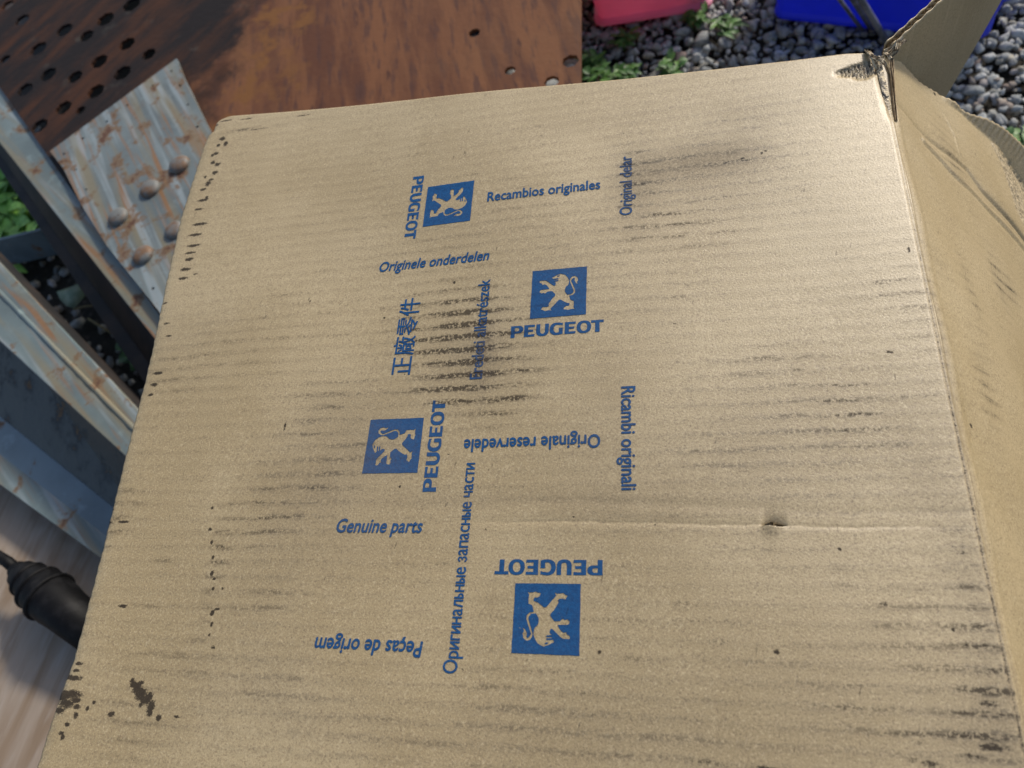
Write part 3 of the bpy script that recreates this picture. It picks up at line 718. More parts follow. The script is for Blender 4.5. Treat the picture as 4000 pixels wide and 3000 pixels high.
words('正廠零件', (1610, 1461), (1641, 1162), 1, cap=abs(P(1610, 1461)[0] - P(1526, 1461)[0]), cjk=True, bold=0.012)
D.objects.remove(fo_)

# ------------------------------------------------------------------ metals
def paint(name, base=(0.30, 0.37, 0.38), rust=0.5, dark=1.0, streak=None):
    n = NT(name)
    c = n.mix(n.mapr(n.noise(7, 4), 0.35, 0.65), base, tuple(x * 0.72 for x in base))
    c = n.mix(n.mapr(n.noise(30, 4, 0.7), 0.56, 0.70, 0, 0.6), c, tuple(min(1, x * 1.35) for x in base))
    if streak:
        sv = n.coords(streak[1], rot=(0, 0, streak[0]))
        s1 = n.noise(1, 2, 0.5, sv); s2 = n.noise(2.3, 2, 0.5, sv)
        c = n.mix(n.mapr(s1, 0.44, 0.66, 0, 0.80), c, (0.185, 0.155, 0.090))
        c = n.mix(n.mapr(s2, 0.53, 0.72, 0, 0.85), c, (0.215, 0.105, 0.035))
        c = n.mix(n.mapr(n.noise(1.7, 2, 0.5, sv), 0.50, 0.70, 0, 0.7), c, (0.25, 0.29, 0.30))
    r1 = n.noise(18, 5, 0.7)
    c = n.mix(n.mapr(r1, 0.62 - rust * .12, 0.68 - rust * .10, 0, 0.85), c, (0.135, 0.075, 0.032))
    c = n.mix(n.mapr(r1, 0.69 - rust * .10, 0.72 - rust * .08, 0, 0.95), c, (0.075, 0.030, 0.016))
    n.bump(r1, 0.5, 0.002); n.bump(n.noise(160, 2), 0.2, 0.0006)
    if dark != 1: c = n.mix(1.0, c, (dark,) * 3, 'MULTIPLY')
    return n.out(c, rough=n.mapr(r1, 0.5, 0.7, 0.38, 0.8), spec=0.5)
M['paint'] = paint('pale_blue_paint', (0.135, 0.172, 0.170), 0.45, streak=(math.radians(40), (2.5, 34, 1)))
M['paint_deep'] = paint('blue_paint', (0.135, 0.185, 0.215), 0.15)
M['gusset'] = paint('streaked_paint', (0.140, 0.168, 0.168), 0.75, streak=(math.radians(54), (2.6, 42, 1)))
M['web'] = paint('shaded_blue_paint', (0.016, 0.022, 0.028), 0.1)  # beam paint blackened to stand for the shade under the top flange
def dark_shade_steel():
    n = NT('dark_and_shade_steel'); c = n.mix(n.mapr(n.noise(14, 4), .4, .62), (0.012, 0.012, 0.013), (0.035, 0.025, 0.02)); n.bump(n.noise(90, 3), .4, .001)
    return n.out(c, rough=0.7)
M['dark_shade_steel'] = dark_shade_steel()  # dark steel of legs and rails, also used where shade is painted in
def rustplate():
    n = NT('rusty_steel')
    x, y, z = n.sep()
    big = n.noise(5, 4, 0.6)
    edge = n.math('MULTIPLY_ADD', n.noise(7, 4, 0.65), 0.45, n.math('MULTIPLY_ADD', y, -0.12, n.math('ADD', x, -0.23)))
    darkm = n.mapr(edge, -0.82, -0.72, 1.0, 0.0)
    sv = n.coords((24, 4.0, 1), rot=(0, 0, math.radians(-12)))
    grain = n.noise(1, 4, 0.6, sv, dist=0.4); gr2 = n.noise(3.4, 3, 0.6, sv)
    c = n.mix(n.mapr(grain, 0.36, 0.64), (0.090, 0.036, 0.020), (0.150, 0.064, 0.030))
    c = n.mix(n.mapr(gr2, 0.50, 0.66, 0, 0.7), c, (0.062, 0.030, 0.025))
    c = n.mix(n.mapr(big, 0.45, 0.75, 0, 0.35), c, (0.16, 0.080, 0.038))
    spots = n.noise(1, 3, 0.6, n.coords((36, 9, 1), rot=(0, 0, math.radians(-12)), loc=(2, 1, 0)))
    c = n.mix(n.mapr(spots, 0.62, 0.70, 0, 0.85), c, (0.055, 0.024, 0.018))
    dk = n.mix(n.mapr(n.noise(1, 4, 0.7, n.coords((14, 3, 1), rot=(0, 0, math.radians(35)))), 0.42, 0.66), (0.012, 0.009, 0.009), (0.050, 0.020, 0.010))
    dk = n.mix(n.mapr(n.noise(20, 4), 0.62, 0.75, 0, .5), dk, (0.07, 0.065, 0.055))
    rim = n.mapr(edge, -0.76, -0.70, 0, 1); rim2 = n.mapr(edge, -0.68, -0.58, 1, 0)
    c = n.mix(n.math('MULTIPLY', n.math('MULTIPLY', rim, rim2), n.mapr(n.noise(26, 4), .45, .60)), c, (0.15, 0.066, 0.022))
    c = n.mix(darkm, c, dk)
    n.bump(n.noise(60, 4, 0.7), 0.5, 0.002); n.bump(n.noise(300, 2), 0.25, 0.0006)
    return n.out(c, rough=0.7, spec=0.15)
M['rust'] = rustplate()

# ------------------------------------------------------------------ painted steel frame at the left
ZT = 0.262; ZL = 0.150
def ext(a, b, t0, t1):
    a = Vector(a); b = Vector(b); return a + (b - a) * t0, a + (b - a) * t1
frame = empty('steel_trestle', (-0.9, 0.3, 0))
tag(frame, 'pale blue painted steel frame of two rusty channel beams joined by a bolted corner plate', 'trestle')
def fr(o): o.parent = frame; o.matrix_parent_inverse = Matrix.Translation((0.9, -0.3, 0)); return o
def strip(name, L1, L2, z1, z2, mat, th=0.008, t=(-0.6, 1.45), parent=None, bev=0.0015):
    a0, a1 = ext(L1[0], L1[1], *t); b0, b1 = ext(L2[0], L2[1], *t)
    o = prism(name, [(a0.x, a0.y, z1), (a1.x, a1.y, z1), (b1.x, b1.y, z2), (b0.x, b0.y, z2)], th, mat, None, bev)
    return fr(o)
AL = (at2(0, 560, ZT), at2(591, 1308, ZT)); AR = (at2(190, 608, ZT), at2(613, 1211, ZT))
ABm = (at2(81, 782, ZL), at2(472, 1362, ZL))
BL = (at2(0, 1333, ZT), at2(461, 1756, ZT)); BR = (at2(0, 1026, ZT), at2(513, 1571, ZT))
BI = (at2(0, 1625, ZL), at2(401, 1946, ZL)); BO = (at2(0, 1891, ZL), at2(358, 2152, ZL))
ARo = ((AR[0][0] + .004, AR[0][1] + .004), (AR[1][0] + .004, AR[1][1] + .004))
def lerp2(L, Q, k): return tuple(tuple(L[i][j] * (1 - k) + Q[i][j] * k for j in (0, 1)) for i in (0, 1))
def mkbeam(Lo, Ro, In, Out, inner_mat, out_mat):
    strip('top_flange', Lo, Ro, ZT, ZT, M['paint'])
    mid = lerp2(Lo, Ro, 0.55); mid2 = lerp2(Lo, Ro, 0.75)
    # web, leaning from under the top flange to the lower flange
    a0, a1 = ext(mid[0], mid[1], -0.6, 1.45); b0, b1 = ext(In[0], In[1], -0.6, 1.45)
    c0, c1 = ext(mid2[0], mid2[1], -0.6, 1.45)
    zt = ZT - 0.009
    k = Vector((0.006, 0.006))
    v = [(a0.x, a0.y, zt), (a1.x, a1.y, zt), (b1.x, b1.y, ZL + .001), (b0.x, b0.y, ZL + .001), (a0.x + k.x, a0.y + k.y, zt), (a1.x + k.x, a1.y + k.y, zt), (b1.x + k.x, b1.y + k.y, ZL - .006), (b0.x + k.x, b0.y + k.y, ZL - .006)]
    f = [(0, 1, 2, 3), (4, 7, 6, 5), (0, 4, 5, 1), (1, 5, 6, 2), (2, 6, 7, 3), (3, 7, 4, 0)]
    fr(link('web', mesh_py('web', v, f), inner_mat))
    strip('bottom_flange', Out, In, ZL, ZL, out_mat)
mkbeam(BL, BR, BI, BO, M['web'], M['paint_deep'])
# light worn rim of the lower flange
BO2 = lerp2(BO, BI, 0.42)
strip('worn_rim', BO, BO2, ZL + .0025, ZL + .0005, M['paint'], th=0.004, bev=0.001)
# raised weld bead along the top flange
Bm = lerp2(BL, BR, 0.60); a0, a1 = ext(Bm[0], Bm[1], -0.6, 1.4)
fr(link('weld_bead', tube_mesh('weld_bead', [(a0.x + (a1.x - a0.x) * i / 60, a0.y + (a1.y - a0.y) * i / 60, ZT - .001 + random.uniform(-.0006, .0006)) for i in range(61)], 0.0042, 8), M['paint'], None, True))
BRo = lerp2(BL, BR, 1.0)
a0, a1 = ext(BRo[0], BRo[1], -0.6, 1.45)
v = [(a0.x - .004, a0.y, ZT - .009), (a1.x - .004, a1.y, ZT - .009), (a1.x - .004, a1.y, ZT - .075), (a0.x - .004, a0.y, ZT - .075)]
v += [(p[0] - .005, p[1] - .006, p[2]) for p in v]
fr(link('side_web', mesh_py('side_web', v, [(0, 1, 2, 3), (4, 7, 6, 5), (0, 4, 5, 1), (1, 5, 6, 2), (2, 6, 7, 3), (3, 7, 4, 0)]), M['dark_shade_steel']))
mkbeam(AL, AR, lerp2(ABm, AL, 0.30), ABm, M['dark_shade_steel'], M['dark_shade_steel'])  # web and lower flange coloured dark, standing for the top flange's cast shadow
# cross bar at the far left and legs
c0 = Vector(at2(-260, 1000, 0.12)); c1 = Vector(at2(300, 865, 0.12))
d_ = (c1 - c0).normalized(); nn = Vector((-d_.y, d_.x))
fr(prism('cross_bar', [(c0.x, c0.y, .12), (c1.x, c1.y, .12), (c1.x + nn.x * .006, c1.y + nn.y * .006, .12), (c0.x + nn.x * .006, c0.y + nn.y * .006, .12)], 0.075, M['paint_deep'], None, 0.001))
def block(name, x, y, s_, z1, mat, z0=-0.028): return fr(prism(name, [(x - s_, y - s_, z1), (x + s_, y - s_, z1), (x + s_, y + s_, z1), (x - s_, y + s_, z1)], z1 - z0, mat))
for (L_, k) in ((lerp2(BI, BO, 0.3), -0.5), (lerp2(BI, BO, .3), 1.25), (lerp2(ABm, AL, 0.2), -0.5), (lerp2(ABm, AL, .2), 1.2)):
    p = Vector(L_[0]) + (Vector(L_[1]) - Vector(L_[0])) * k
    block('leg', p.x, p.y, 0.02, ZL - 0.009, M['dark_shade_steel'])

# bolted corner plate
ZG = 0.276
g = [at2(195, 590, ZG), at2(690, 228, ZG), at2(718, 300, ZG), at2(760, 385, ZG), at2(805, 478, ZG), at2(850, 560, ZG), (-0.47, 0.42), (-0.44, 0.20), (-0.52, 0.185), at2(618, 1212, ZG), at2(418, 961, ZG), at2(320, 804, ZG), at2(248, 660, ZG)]
def plate(name, outer, holes, z, th, mat, parent=None, seg=22):
    rings = [[Vector((x, y, 0)) for x, y in outer]]
    for hx, hy, hr in holes:
        rr = [1 + .06 * math.sin(2 * k + hx * 300) + random.uniform(-.03, .03) for k in range(seg)]
        rings.append([Vector((hx + hr * rr[k] * math.cos(-2 * math.pi * k / seg), hy + hr * rr[k] * math.sin(-2 * math.pi * k / seg), 0)) for k in range(seg)])
    flat = [v for r in rings for v in r]; tris = tessellate_polygon(rings)
    bm = bmesh.new()
    t_ = [bm.verts.new((v.x, v.y, z)) for v in flat]; b__ = [bm.verts.new((v.x, v.y, z - th)) for v in flat]
    for t in tris:
        try: bm.faces.new([t_[i] for i in t]); bm.faces.new([b__[i] for i in t][::-1])
        except ValueError: pass
    i0 = 0
    for r in rings:
        m = len(r)
        for i in range(m):
            a_, b2 = i0 + i, i0 + (i + 1) % m
            bm.faces.new((t_[a_], t_[b2], b__[b2], b__[a_]))
        i0 += m
    bmesh.ops.recalc_face_normals(bm, faces=bm.faces)
    me = D.meshes.new(name); bm.to_mesh(me); bm.free()
    return link(name, me, mat, parent)
def GH(px, py, r): p = at2(px, py, ZG); return (p[0], p[1], r)
gh = [GH(669, 278, .0024), GH(596, 335, .0024), GH(497, 411, .0026), GH(417, 474, .0028), GH(323, 541, .003), GH(249, 601, .0026), GH(703, 334, .0028), GH(733, 409, .0024), GH(770, 495, .003), GH(295, 663, .0024), GH(336, 740, .0022), GH(597, 1127, .0028)]
gp = fr(plate('corner_plate', g, gh, ZG, 0.006, M['gusset']))
def bolt(px, py, r, parent):
    x, y = at2(px, py, ZG + 0.008)
    prof = [(1.0, 0), (1.0, .25), (.95, .55), (.80, .82), (.55, 1.0), (.25, 1.08), (0.02, 1.1)]
    seg = 24; v = []; f = []
    for (rr, h_) in prof:
        for k in range(seg):
            a_ = 2 * math.pi * k / seg; v.append((x + rr * r * math.cos(a_), y + rr * r * math.sin(a_), ZG + .0005 + h_ * r * .50))
    for i in range(len(prof) - 1):
        for k in range(seg): f.append((i * seg + k, i * seg + (k + 1) % seg, (i + 1) * seg + (k + 1) % seg, (i + 1) * seg + k))
    f.append(tuple((len(prof) - 1) * seg + k for k in range(seg)))
    o = link('bolt_head', mesh_py('bolt_head', v, f), M['bolt'], parent, True)
    return o
n = NT('rusty_bolt'); c = n.mix(n.mapr(n.noise(40, 3), .45, .68), (0.125, 0.13, 0.125), (0.13, 0.070, 0.034)); c = n.mix(n.mapr(n.noise(70, 3), .6, .7, 0, .8), c, (.06, .03, .02)); n.bump(n.noise(120, 3), .4, .001)
M['bolt'] = n.out(c, rough=.6)
for (px, py, r) in [(692, 633, .0180), (577, 728, .0180), (452, 838, .0175), (548, 988, .0175), (672, 890, .0165)]:
    b = bolt(px, py, r, None); b.parent = gp; b.matrix_parent_inverse = gp.matrix_parent_inverse.copy()
    b.matrix_parent_inverse = Matrix.Translation((0.9, -0.3, 0)) @ Matrix.Identity(4) if False else Matrix.Identity(4)

# ------------------------------------------------------------------ rusty plate
ZP = 0.2685
AR2 = lerp2(AL, AR, 1.0)
e0, e1_ = ext(AR2[0], AR2[1], -1.2, 1.0)
pe = at2(2270, 330, ZP); pe2 = at2(2270, 0, ZP)
outer = [(e0.x, e0.y), (-1.2, 1.75), (pe2[0] - .004, 1.75), (pe2[0], pe2[1]), (pe[0], pe[1]), (pe[0] + .003, 0.50), (-0.50, 0.50), (e1_.x, e1_.y)]
ph = []
for (px, py, r) in [(87, 78, .017), (252, 117, .0185), (412, 75, .019), (514, 18, .020), (338, 140, .016), (150, 190, .019), (496, 171, .017), (388, 240, .018), (581, 211, .0145),
                    (189, 290, .0175), (293, 300, .016), (478, 285, .018), (374, 357, .018), (98, 350, .017), (248, 421, .017), (155, 492, .017), (20, 232, .012), (30, 20, .015), (315, 430, .010),
                    (1853, 128, .0095), (1992, 275, .0085), (2228, 238, .0125), (2155, 318, .011)]:
    x, y = at2(px, py, ZP); ph.append((x, y, r))
rp = plate('rusty_plate', outer, ph, ZP, 0.006, M['rust'])
tag(rp, 'rusty brown steel plate with a patch of drilled holes, behind the carton', 'steel plate')
for nm, xx, y0, y1 in (('rail', -0.40, 0.55, 1.7), ('rail', -0.19, 0.52, 1.7)):
    prism(nm, [(xx - .02, y0, ZP - .007), (xx + .02, y0, ZP - .007), (xx + .02, y1, ZP - .007), (xx - .02, y1, ZP - .007)], .03, M['dark_shade_steel'], rp)
    for yy_ in (y0 + .05, y1 - .05):
        prism('leg', [(xx - .015, yy_ - .015, ZP - .038), (xx + .015, yy_ - .015, ZP - .038), (xx + .015, yy_ + .015, ZP - .038), (xx - .015, yy_ + .015, ZP - .038)], ZP - .01, M['dark_shade_steel'], rp)

prism('shade_sheet', [(-1.62, 1.3, .17), (-1.25, .95, .17), (-1.0, .70, .17), (-.55, .56, .17), (-.55, 1.7, .17), (-1.62, 1.7, .17)], .004, M['dark_shade_steel'], rp)  # unseen dark sheet added below the plate to make the drilled holes black
# ------------------------------------------------------------------ wooden board and rubber connector
def boardmat():
    n = NT('weathered_wood')
    sv = n.coords((3.5, 30, 1), rot=(0, 0, math.radians(-79)))
    g1 = n.noise(1, 4, 0.6, sv, dist=.5); g2 = n.noise(3.1, 4, 0.6, sv)
    c = n.mix(n.mapr(g1, .35, .65), (0.22, 0.155, 0.10), (0.31, 0.25, 0.195))
    c = n.mix(n.mapr(g2, .52, .72, 0, .5), c, (0.38, 0.34, 0.30))
    c = n.mix(n.mapr(n.noise(9, 3), .55, .7, 0, .6), c, (0.15, 0.095, 0.055))
    n.bump(g2, .5, .002)
    return n.out(c, rough=.75)
M['wood'] = boardmat()
ZB = 0.10
bo = prism('wooden_board', [(-1.55, -0.42, ZB), (-0.37, -0.42, ZB), (-0.37, 0.02, ZB), (-0.62, 0.12, ZB), (-1.55, 0.50, ZB)], 0.02, M['wood'], None, .002)
tag(bo, 'weathered grey brown wooden board below the blue beams, under the black connector', 'board')
for x_, y_ in ((-1.45, -.35), (-.47, -.35), (-1.45, .3), (-.55, -.02)):
    prism('foot', [(x_ - .03, y_ - .03, ZB - .02), (x_ + .03, y_ - .03, ZB - .02), (x_ + .03, y_ + .03, ZB - .02), (x_ - .03, y_ + .03, ZB - .02)], ZB + .008, M['wood'], bo)
n = NT('black_rubber'); n.bump(n.noise(200, 3), .3, .0006); M['rubber'] = n.out(n.mix(n.mapr(n.noise(60, 3), .45, .65), (.004, .004, .0045), (.010, .010, .011)), rough=.55, spec=.15)
conn = empty('rubber_connector', (0, 0, 0)); tag(conn, 'black rubber cable connector lying on the wooden board beside the carton', 'connector')
ZC = 0.148
A_ = Vector(C3(62, 2222, ZC + .012)); B_ = Vector(C3(285, 2405, ZC)); ax = (B_ - A_); L_ = ax.length; ax.normalize()
KB = .82
prof = [(-.002, .010), (0, .0165), (.006, .0175), (.012, .0165), (.014, .0215), (.020, .0265), (.036, .0295), (.044, .0305), (.050, .0330), (.070, .0365), (.078, .0375), (.082, .0405), (.100, .0425), (.118, .0425), (.122, .0430), (.150, .0425), (.175, .0400), (.30, .034)]
link('boot', tube_mesh('boot', [A_ + ax * t * .66 for t, r in prof], [r * .95 * KB for t, r in prof], 36), M['rubber'], conn, True)
for t_, r_ in ((.012, .0195), (.047, .0345), (.082, .0425), (.120, .0470)):
    t_ *= .66
    link('ring', tube_mesh('ring', [A_ + ax * (t_ - .003), A_ + ax * (t_ - .0015), A_ + ax * (t_ + .0015), A_ + ax * (t_ + .003)], [r_ * KB * q for q in (.90, .975, .975, .90)], 36), M['rubber'], conn, True)
cp = [C3(70, 2230, ZC + .012), C3(30, 2195, ZC + .018), C3(-30, 2160, ZC + .02), C3(-140, 2110, ZC + .01), C3(-300, 2050, ZC - .015), C3(-560, 2010, ZC - .035)]
link('cable', tube_mesh('cable', cp, .0085, 16), M['rubber'], conn, True)

# ------------------------------------------------------------------ ground, gravel
n = NT('dark_soil'); c = n.mix(n.mapr(n.noise(12, 5), .4, .6), (.05, .045, .035), (.12, .105, .085)); c = n.mix(n.mapr(n.voro(60), .0, .5), c, (.03, .026, .02)); n.bump(n.noise(70, 5, .7), 1, .01); M['soil'] = n.out(c, rough=.95)
ge = 60
tag(link('ground', mesh_py('ground', [(-ge, -ge, -.03), (ge, -ge, -.03), (ge, ge, -.03), (-ge, ge, -.03)], [(0, 1, 2, 3)]), M['soil']), kind='structure')
def stonemat():
    n = NT('gravel_stone')
    g_ = n.t.nodes.new('ShaderNodeNewGeometry'); r = g_.outputs['Random Per Island']
    c = n.ramp(r, [(0.0, (.23, .24, .24)), (.25, (.36, .38, .38)), (.45, (.47, .48, .47)), (.62, (.31, .32, .32)), (.74, (.38, .36, .30)), (.84, (.29, .22, .19)), (.93, (.48, .50, .52)), (1.0, (.15, .17, .16))])
    n.t.nodes[-1].color_ramp.interpolation = 'CONSTANT' if False else 'LINEAR'
    c = n.mix(n.mapr(n.noise(70, 4, .7), .42, .62, 0, .5), c, (.10, .105, .10))
    n.bump(n.noise(180, 3), .5, .0015)
    return n.out(c, rough=.85, spec=.2)
M['stone'] = stonemat()
def proto(sub):
    bm = bmesh.new(); bmesh.ops.create_icosphere(bm, subdivisions=sub, radius=1)
    bm.verts.ensure_lookup_table(); V = np.array([v.co[:] for v in bm.verts]); Fc = np.array([[v.index for v in f.verts] for f in bm.faces]); bm.free(); return V, Fc
def shape(V):
    V = V.copy()
    for _ in range(11):
        d = rng.normal(size=3); d /= np.linalg.norm(d); h = rng.uniform(.38, .74)
        k = V @ d; m = k > h; V[m] -= np.outer((k[m] - h) * .9, d)
    return V
P2 = [(shape(proto(2)[0]), proto(2)[1]) for _ in range(14)]; P1 = [(shape(proto(1)[0]), proto(1)[1]) for _ in range(10)]
vv = []; ff = []; off_ = 0
def scatter(x0, x1, y0, y1, pitch, protos, zlo, zhi, smin, smax, avoid=None):
    global off_
    for x in np.arange(x0, x1, pitch):
        for y in np.arange(y0, y1, pitch):
            px, py = x + rng.uniform(-.6, .6) * pitch, y + rng.uniform(-.6, .6) * pitch
            if avoid and avoid(px, py): continue
            V, Fc = protos[rng.integers(len(protos))]
            s_ = rng.uniform(smin, smax) * (1.35 if rng.random() < .12 else 1)
            sc_ = s_ * np.array([rng.uniform(.75, 1.25), rng.uniform(.75, 1.15), rng.uniform(.5, .8)])
            q, _r = np.linalg.qr(rng.normal(size=(3, 3)))
            a_ = rng.uniform(0, 6.28); R_ = np.array([[math.cos(a_), -math.sin(a_), 0], [math.sin(a_), math.cos(a_), 0], [0, 0, 1]])
            tl = rng.uniform(-.35, .35); T_ = np.array([[1, 0, 0], [0, math.cos(tl), -math.sin(tl)], [0, math.sin(tl), math.cos(tl)]])
            W = (V * sc_) @ T_.T @ R_.T + np.array([px, py, rng.uniform(zlo, zhi)])
            vv.append(W); ff.append(Fc + off_); off_ += len(W)
under = lambda x, y: (-.30 < x < .28 and YB < y < .28)
scatter(-.22, 1.15, .42, 1.55, .0130, P2, -.018, -.002, .0055, .0112, under)
scatter(-.22, 1.15, .42, 1.55, .033, P2, -.012, .002, .010, .0185, under)
scatter(-1.9, -.22, -.6, 1.9, .036, P1, -.03, -.010, .010, .018, under)
scatter(-.22, 1.9, -1.2, .42, .030, P1, -.026, -.004, .011, .018, under)
scatter(-.22, 2.2, 1.55, 2.4, .036, P1, -.026, -.004, .012, .019)
scatter(1.15, 2.2, .42, 1.55, .036, P1, -.026, -.004, .012, .019)
# pale pebbles that show through the drilled holes at the right end of the plate
for hx_, hy_ in ((1992, 275), (2228, 238), (2155, 318), (2150, 330), (2236, 246)):
    gx_, gy_ = at2(hx_ - 4, hy_ + 6, 0.012)
    V_, F_ = P2[(hx_ + hy_) % len(P2)]
    vv.append(V_ * np.array([.024, .019, .013]) + np.array([gx_, gy_, 0.006])); ff.append(F_ + off_); off_ += len(V_)
V = np.vstack(vv); Q = np.vstack(ff)
me = D.meshes.new('gravel'); me.vertices.add(len(V)); me.vertices.foreach_set('co', V.astype(np.float32).ravel())
me.loops.add(Q.size); me.loops.foreach_set('vertex_index', Q.astype(np.int32).ravel()); me.polygons.add(len(Q))
me.polygons.foreach_set('loop_start', np.arange(0, Q.size, 3, dtype=np.int32)); me.polygons.foreach_set('loop_total', np.full(len(Q), 3, dtype=np.int32)); me.update(calc_edges=True)
gv = link('gravel', me, M['stone'], None, False); tag(gv, 'loose grey and tan gravel stones covering the ground', 'gravel', kind='stuff')

# ------------------------------------------------------------------ plastic tubs
def plastic(name, col, col2, tr=.0):
    n = NT(name); c = n.mix(n.mapr(n.noise(8, 3), .35, .65), col, col2); n.bump(n.noise(40, 3), .08, .002)
    m = n.out(c, rough=.38, spec=.5)
    tb = n.t.nodes.new('ShaderNodeBsdfTranslucent'); n.t.links.new(c, tb.inputs[0]); ms = n.t.nodes.new('ShaderNodeMixShader'); ms.inputs[0].default_value = .33
    n.t.links.new(n.b.outputs[0], ms.inputs[1]); n.t.links.new(tb.outputs[0], ms.inputs[2]); n.t.links.new(ms.outputs[0], n.t.nodes['Material Output'].inputs[0])
    return m
M['pink'] = plastic('pink_plastic', (.84, .28, .44), (.78, .24, .39), 1)
M['blue'] = plastic('blue_plastic', (.040, .075, .78), (.034, .065, .68))
def rrect(w_, h_, r, seg=6):
    o = []
    for cx, cy, a0 in ((w_ / 2 - r, h_ / 2 - r, 0), (-w_ / 2 + r, h_ / 2 - r, 90), (-w_ / 2 + r, -h_ / 2 + r, 180), (w_ / 2 - r, -h_ / 2 + r, 270)):
        for i in range(seg + 1):
            a_ = math.radians(a0 + 90 * i / seg); o.append((cx + r * math.cos(a_), cy + r * math.sin(a_)))
    return o
def tub(name, c0, ang, w_, d_, hgt, mat, label, flare=.16, foot=.006):
    root = empty(name, (c0[0], c0[1], 0)); root.rotation_euler.z = ang; tag(root, label, 'plastic tub')
    lev = [(0.0, -foot * .2, .020), (.004, foot, .024), (.010, foot, .024), (.016, 0, .022), (.02, 0.0, .022), (hgt * .5, flare * .5 * hgt, .026), (hgt, flare * hgt, .03), (hgt + .001, flare * hgt + .012, .036), (hgt - .012, flare * hgt + .014, .036)]
    inn = [(hgt - .012, flare * hgt + .011, .034), (hgt - .003, flare * hgt + .009, .034), (hgt - .003, flare * hgt - .003, .028), (hgt * .5, flare * .5 * hgt - .003, .024), (.008, -.003, .018)]
    v = []; f = []; n_ = 0
    allv = lev + inn
    for z, o_, r in allv:
        ring = rrect(w_ + 2 * o_, d_ + 2 * o_, r); n_ = len(ring); v += [(x, y, z + .004) for x, y in ring]
    for i in range(len(allv) - 1):
        for k in range(n_): f.append((i * n_ + k, i * n_ + (k + 1) % n_, (i + 1) * n_ + (k + 1) % n_, (i + 1) * n_ + k))
    f.append(tuple(range(n_))[::-1]); f.append(tuple((len(allv) - 1) * n_ + k for k in range(n_)))
    me = mesh_py('body', v, f); o = link('body', me, mat, root, True)
    # ribs at the rim corners
    e = o.modifiers.new('edge', 'EDGE_SPLIT'); e.split_angle = math.radians(50)
    ring = rrect(w_ + 2 * (flare * hgt + .013), d_ + 2 * (flare * hgt + .013), .036)
    pts = [(x, y, hgt + .004) for x, y in ring]; pts.append(pts[0])
    link('rim', tube_mesh('rim', pts, .0045, 8), mat, root, True)
    return root
pa = Vector(at2(2338, 92, .01)); pb = Vector(at2(2768, 22, .01)); dv = pb - pa; an = math.atan2(dv.y, dv.x)
W_ = dv.length; mid = (pa + pb) / 2; nrm = Vector((-dv.y, dv.x)).normalized(); c_ = mid + nrm * .11
tub('pink_tub', c_, an, W_, .22, .09, M['pink'], 'pink plastic tub standing on the gravel behind the rusty plate', flare=.12, foot=.009)
pa = Vector(at2(3020, 62, .01)); pb = Vector(at2(3690, 132, .01)); dv = pb - pa; an = math.atan2(dv.y, dv.x)
pc = pa + dv.normalized() * (Vector(at2(3868, 85, .01)) - pa).length
dv = pc - pa; W_ = dv.length; mid = (pa + pc) / 2; nrm = Vector((-dv.y, dv.x)).normalized(); c_ = mid + nrm * .15
tub('blue_tub', c_, an, W_, .30, .105, M['blue'], 'deep blue plastic tub standing on the gravel beyond the torn carton corner', flare=.10, foot=.003)

# three thin rods leaning on the blue tub
n = NT('galvanised_rod'); c = n.mix(n.mapr(n.noise(40, 3), .4, .6), (.13, .14, .17), (.24, .25, .29)); M['rod'] = n.out(c, rough=.45, metal=.5)
def rod(a_, za, b2, zb, r, label):
    A2 = Vector(C3(*a_, za)); B2 = Vector(C3(*b2, zb)); dd = (A2 - B2)
    top = B2 + dd * 1.35
    me = tube_mesh('steel_rod', [B2, B2 + dd * .5, A2, top], r, 12)
    tag(link('steel_rod', me, M['rod'], None, True), label, 'rod', 'rods leaning on the blue tub')
rod((3352, -20), .17, (3478, 186), .006, .0055, 'thickest pale steel rod leaning on the blue tub, nearest the carton corner')
rod((3322, -20), .17, (3404, 110), .006, .0050, 'darker steel rod leaning on the blue tub, between the two others')
rod((3266, -20), .17, (3370, 120), .006, .0032, 'thinnest steel rod leaning on the blue tub, farthest from the carton corner')

# ------------------------------------------------------------------ plants
def leafmat(name, a, b):
    n = NT(name); g_ = n.t.nodes.new('ShaderNodeNewGeometry')
    c = n.mix(g_.outputs['Random Per Island'], a, b); c = n.mix(n.mapr(n.noise(60, 3), .4, .6, 0, .4), c, tuple(x * .5 for x in a))
    n.b.inputs['Transmission Weight'].default_value = 0
    n.b.inputs['Subsurface Weight'].default_value = .15; n.b.inputs['Subsurface Radius'].default_value = (.003, .006, .002)
    return n.out(c, rough=.5, spec=.4)
M['leaf'] = leafmat('leaf_green', (.16, .38, .05), (.30, .58, .12))
M['leaf2'] = leafmat('weed_green', (.045, .13, .03), (.13, .27, .06))
M['pale_leaf'] = leafmat('pale_leaf', (.10, .25, .12), (.36, .38, .32))
def leaf(v, f, base, dirv, L, wd, bend):
    dirv = Vector(dirv).normalized(); side = dirv.cross(Vector((0, 0, 1)))
    side = side.normalized() if side.length > .01 else Vector((1, 0, 0)); up = side.cross(dirv)
    i0 = len(v); prof = [(0, .05), (.2, .7), (.45, 1), (.7, .8), (.9, .35), (1, .02)]
    for t, w_ in prof:
        p = Vector(base) + dirv * (L * t) - Vector((0, 0, bend * L * t * t))
        v.append(p - side * wd * w_ * .5 + up * wd * .18 * w_); v.append(p - up * 0); v.append(p + side * wd * w_ * .5 + up * wd * .18 * w_)
    for i in range(len(prof) - 1):
        a_ = i0 + i * 3
        f.append((a_, a_ + 1, a_ + 4, a_ + 3)); f.append((a_ + 1, a_ + 2, a_ + 5, a_ + 4))
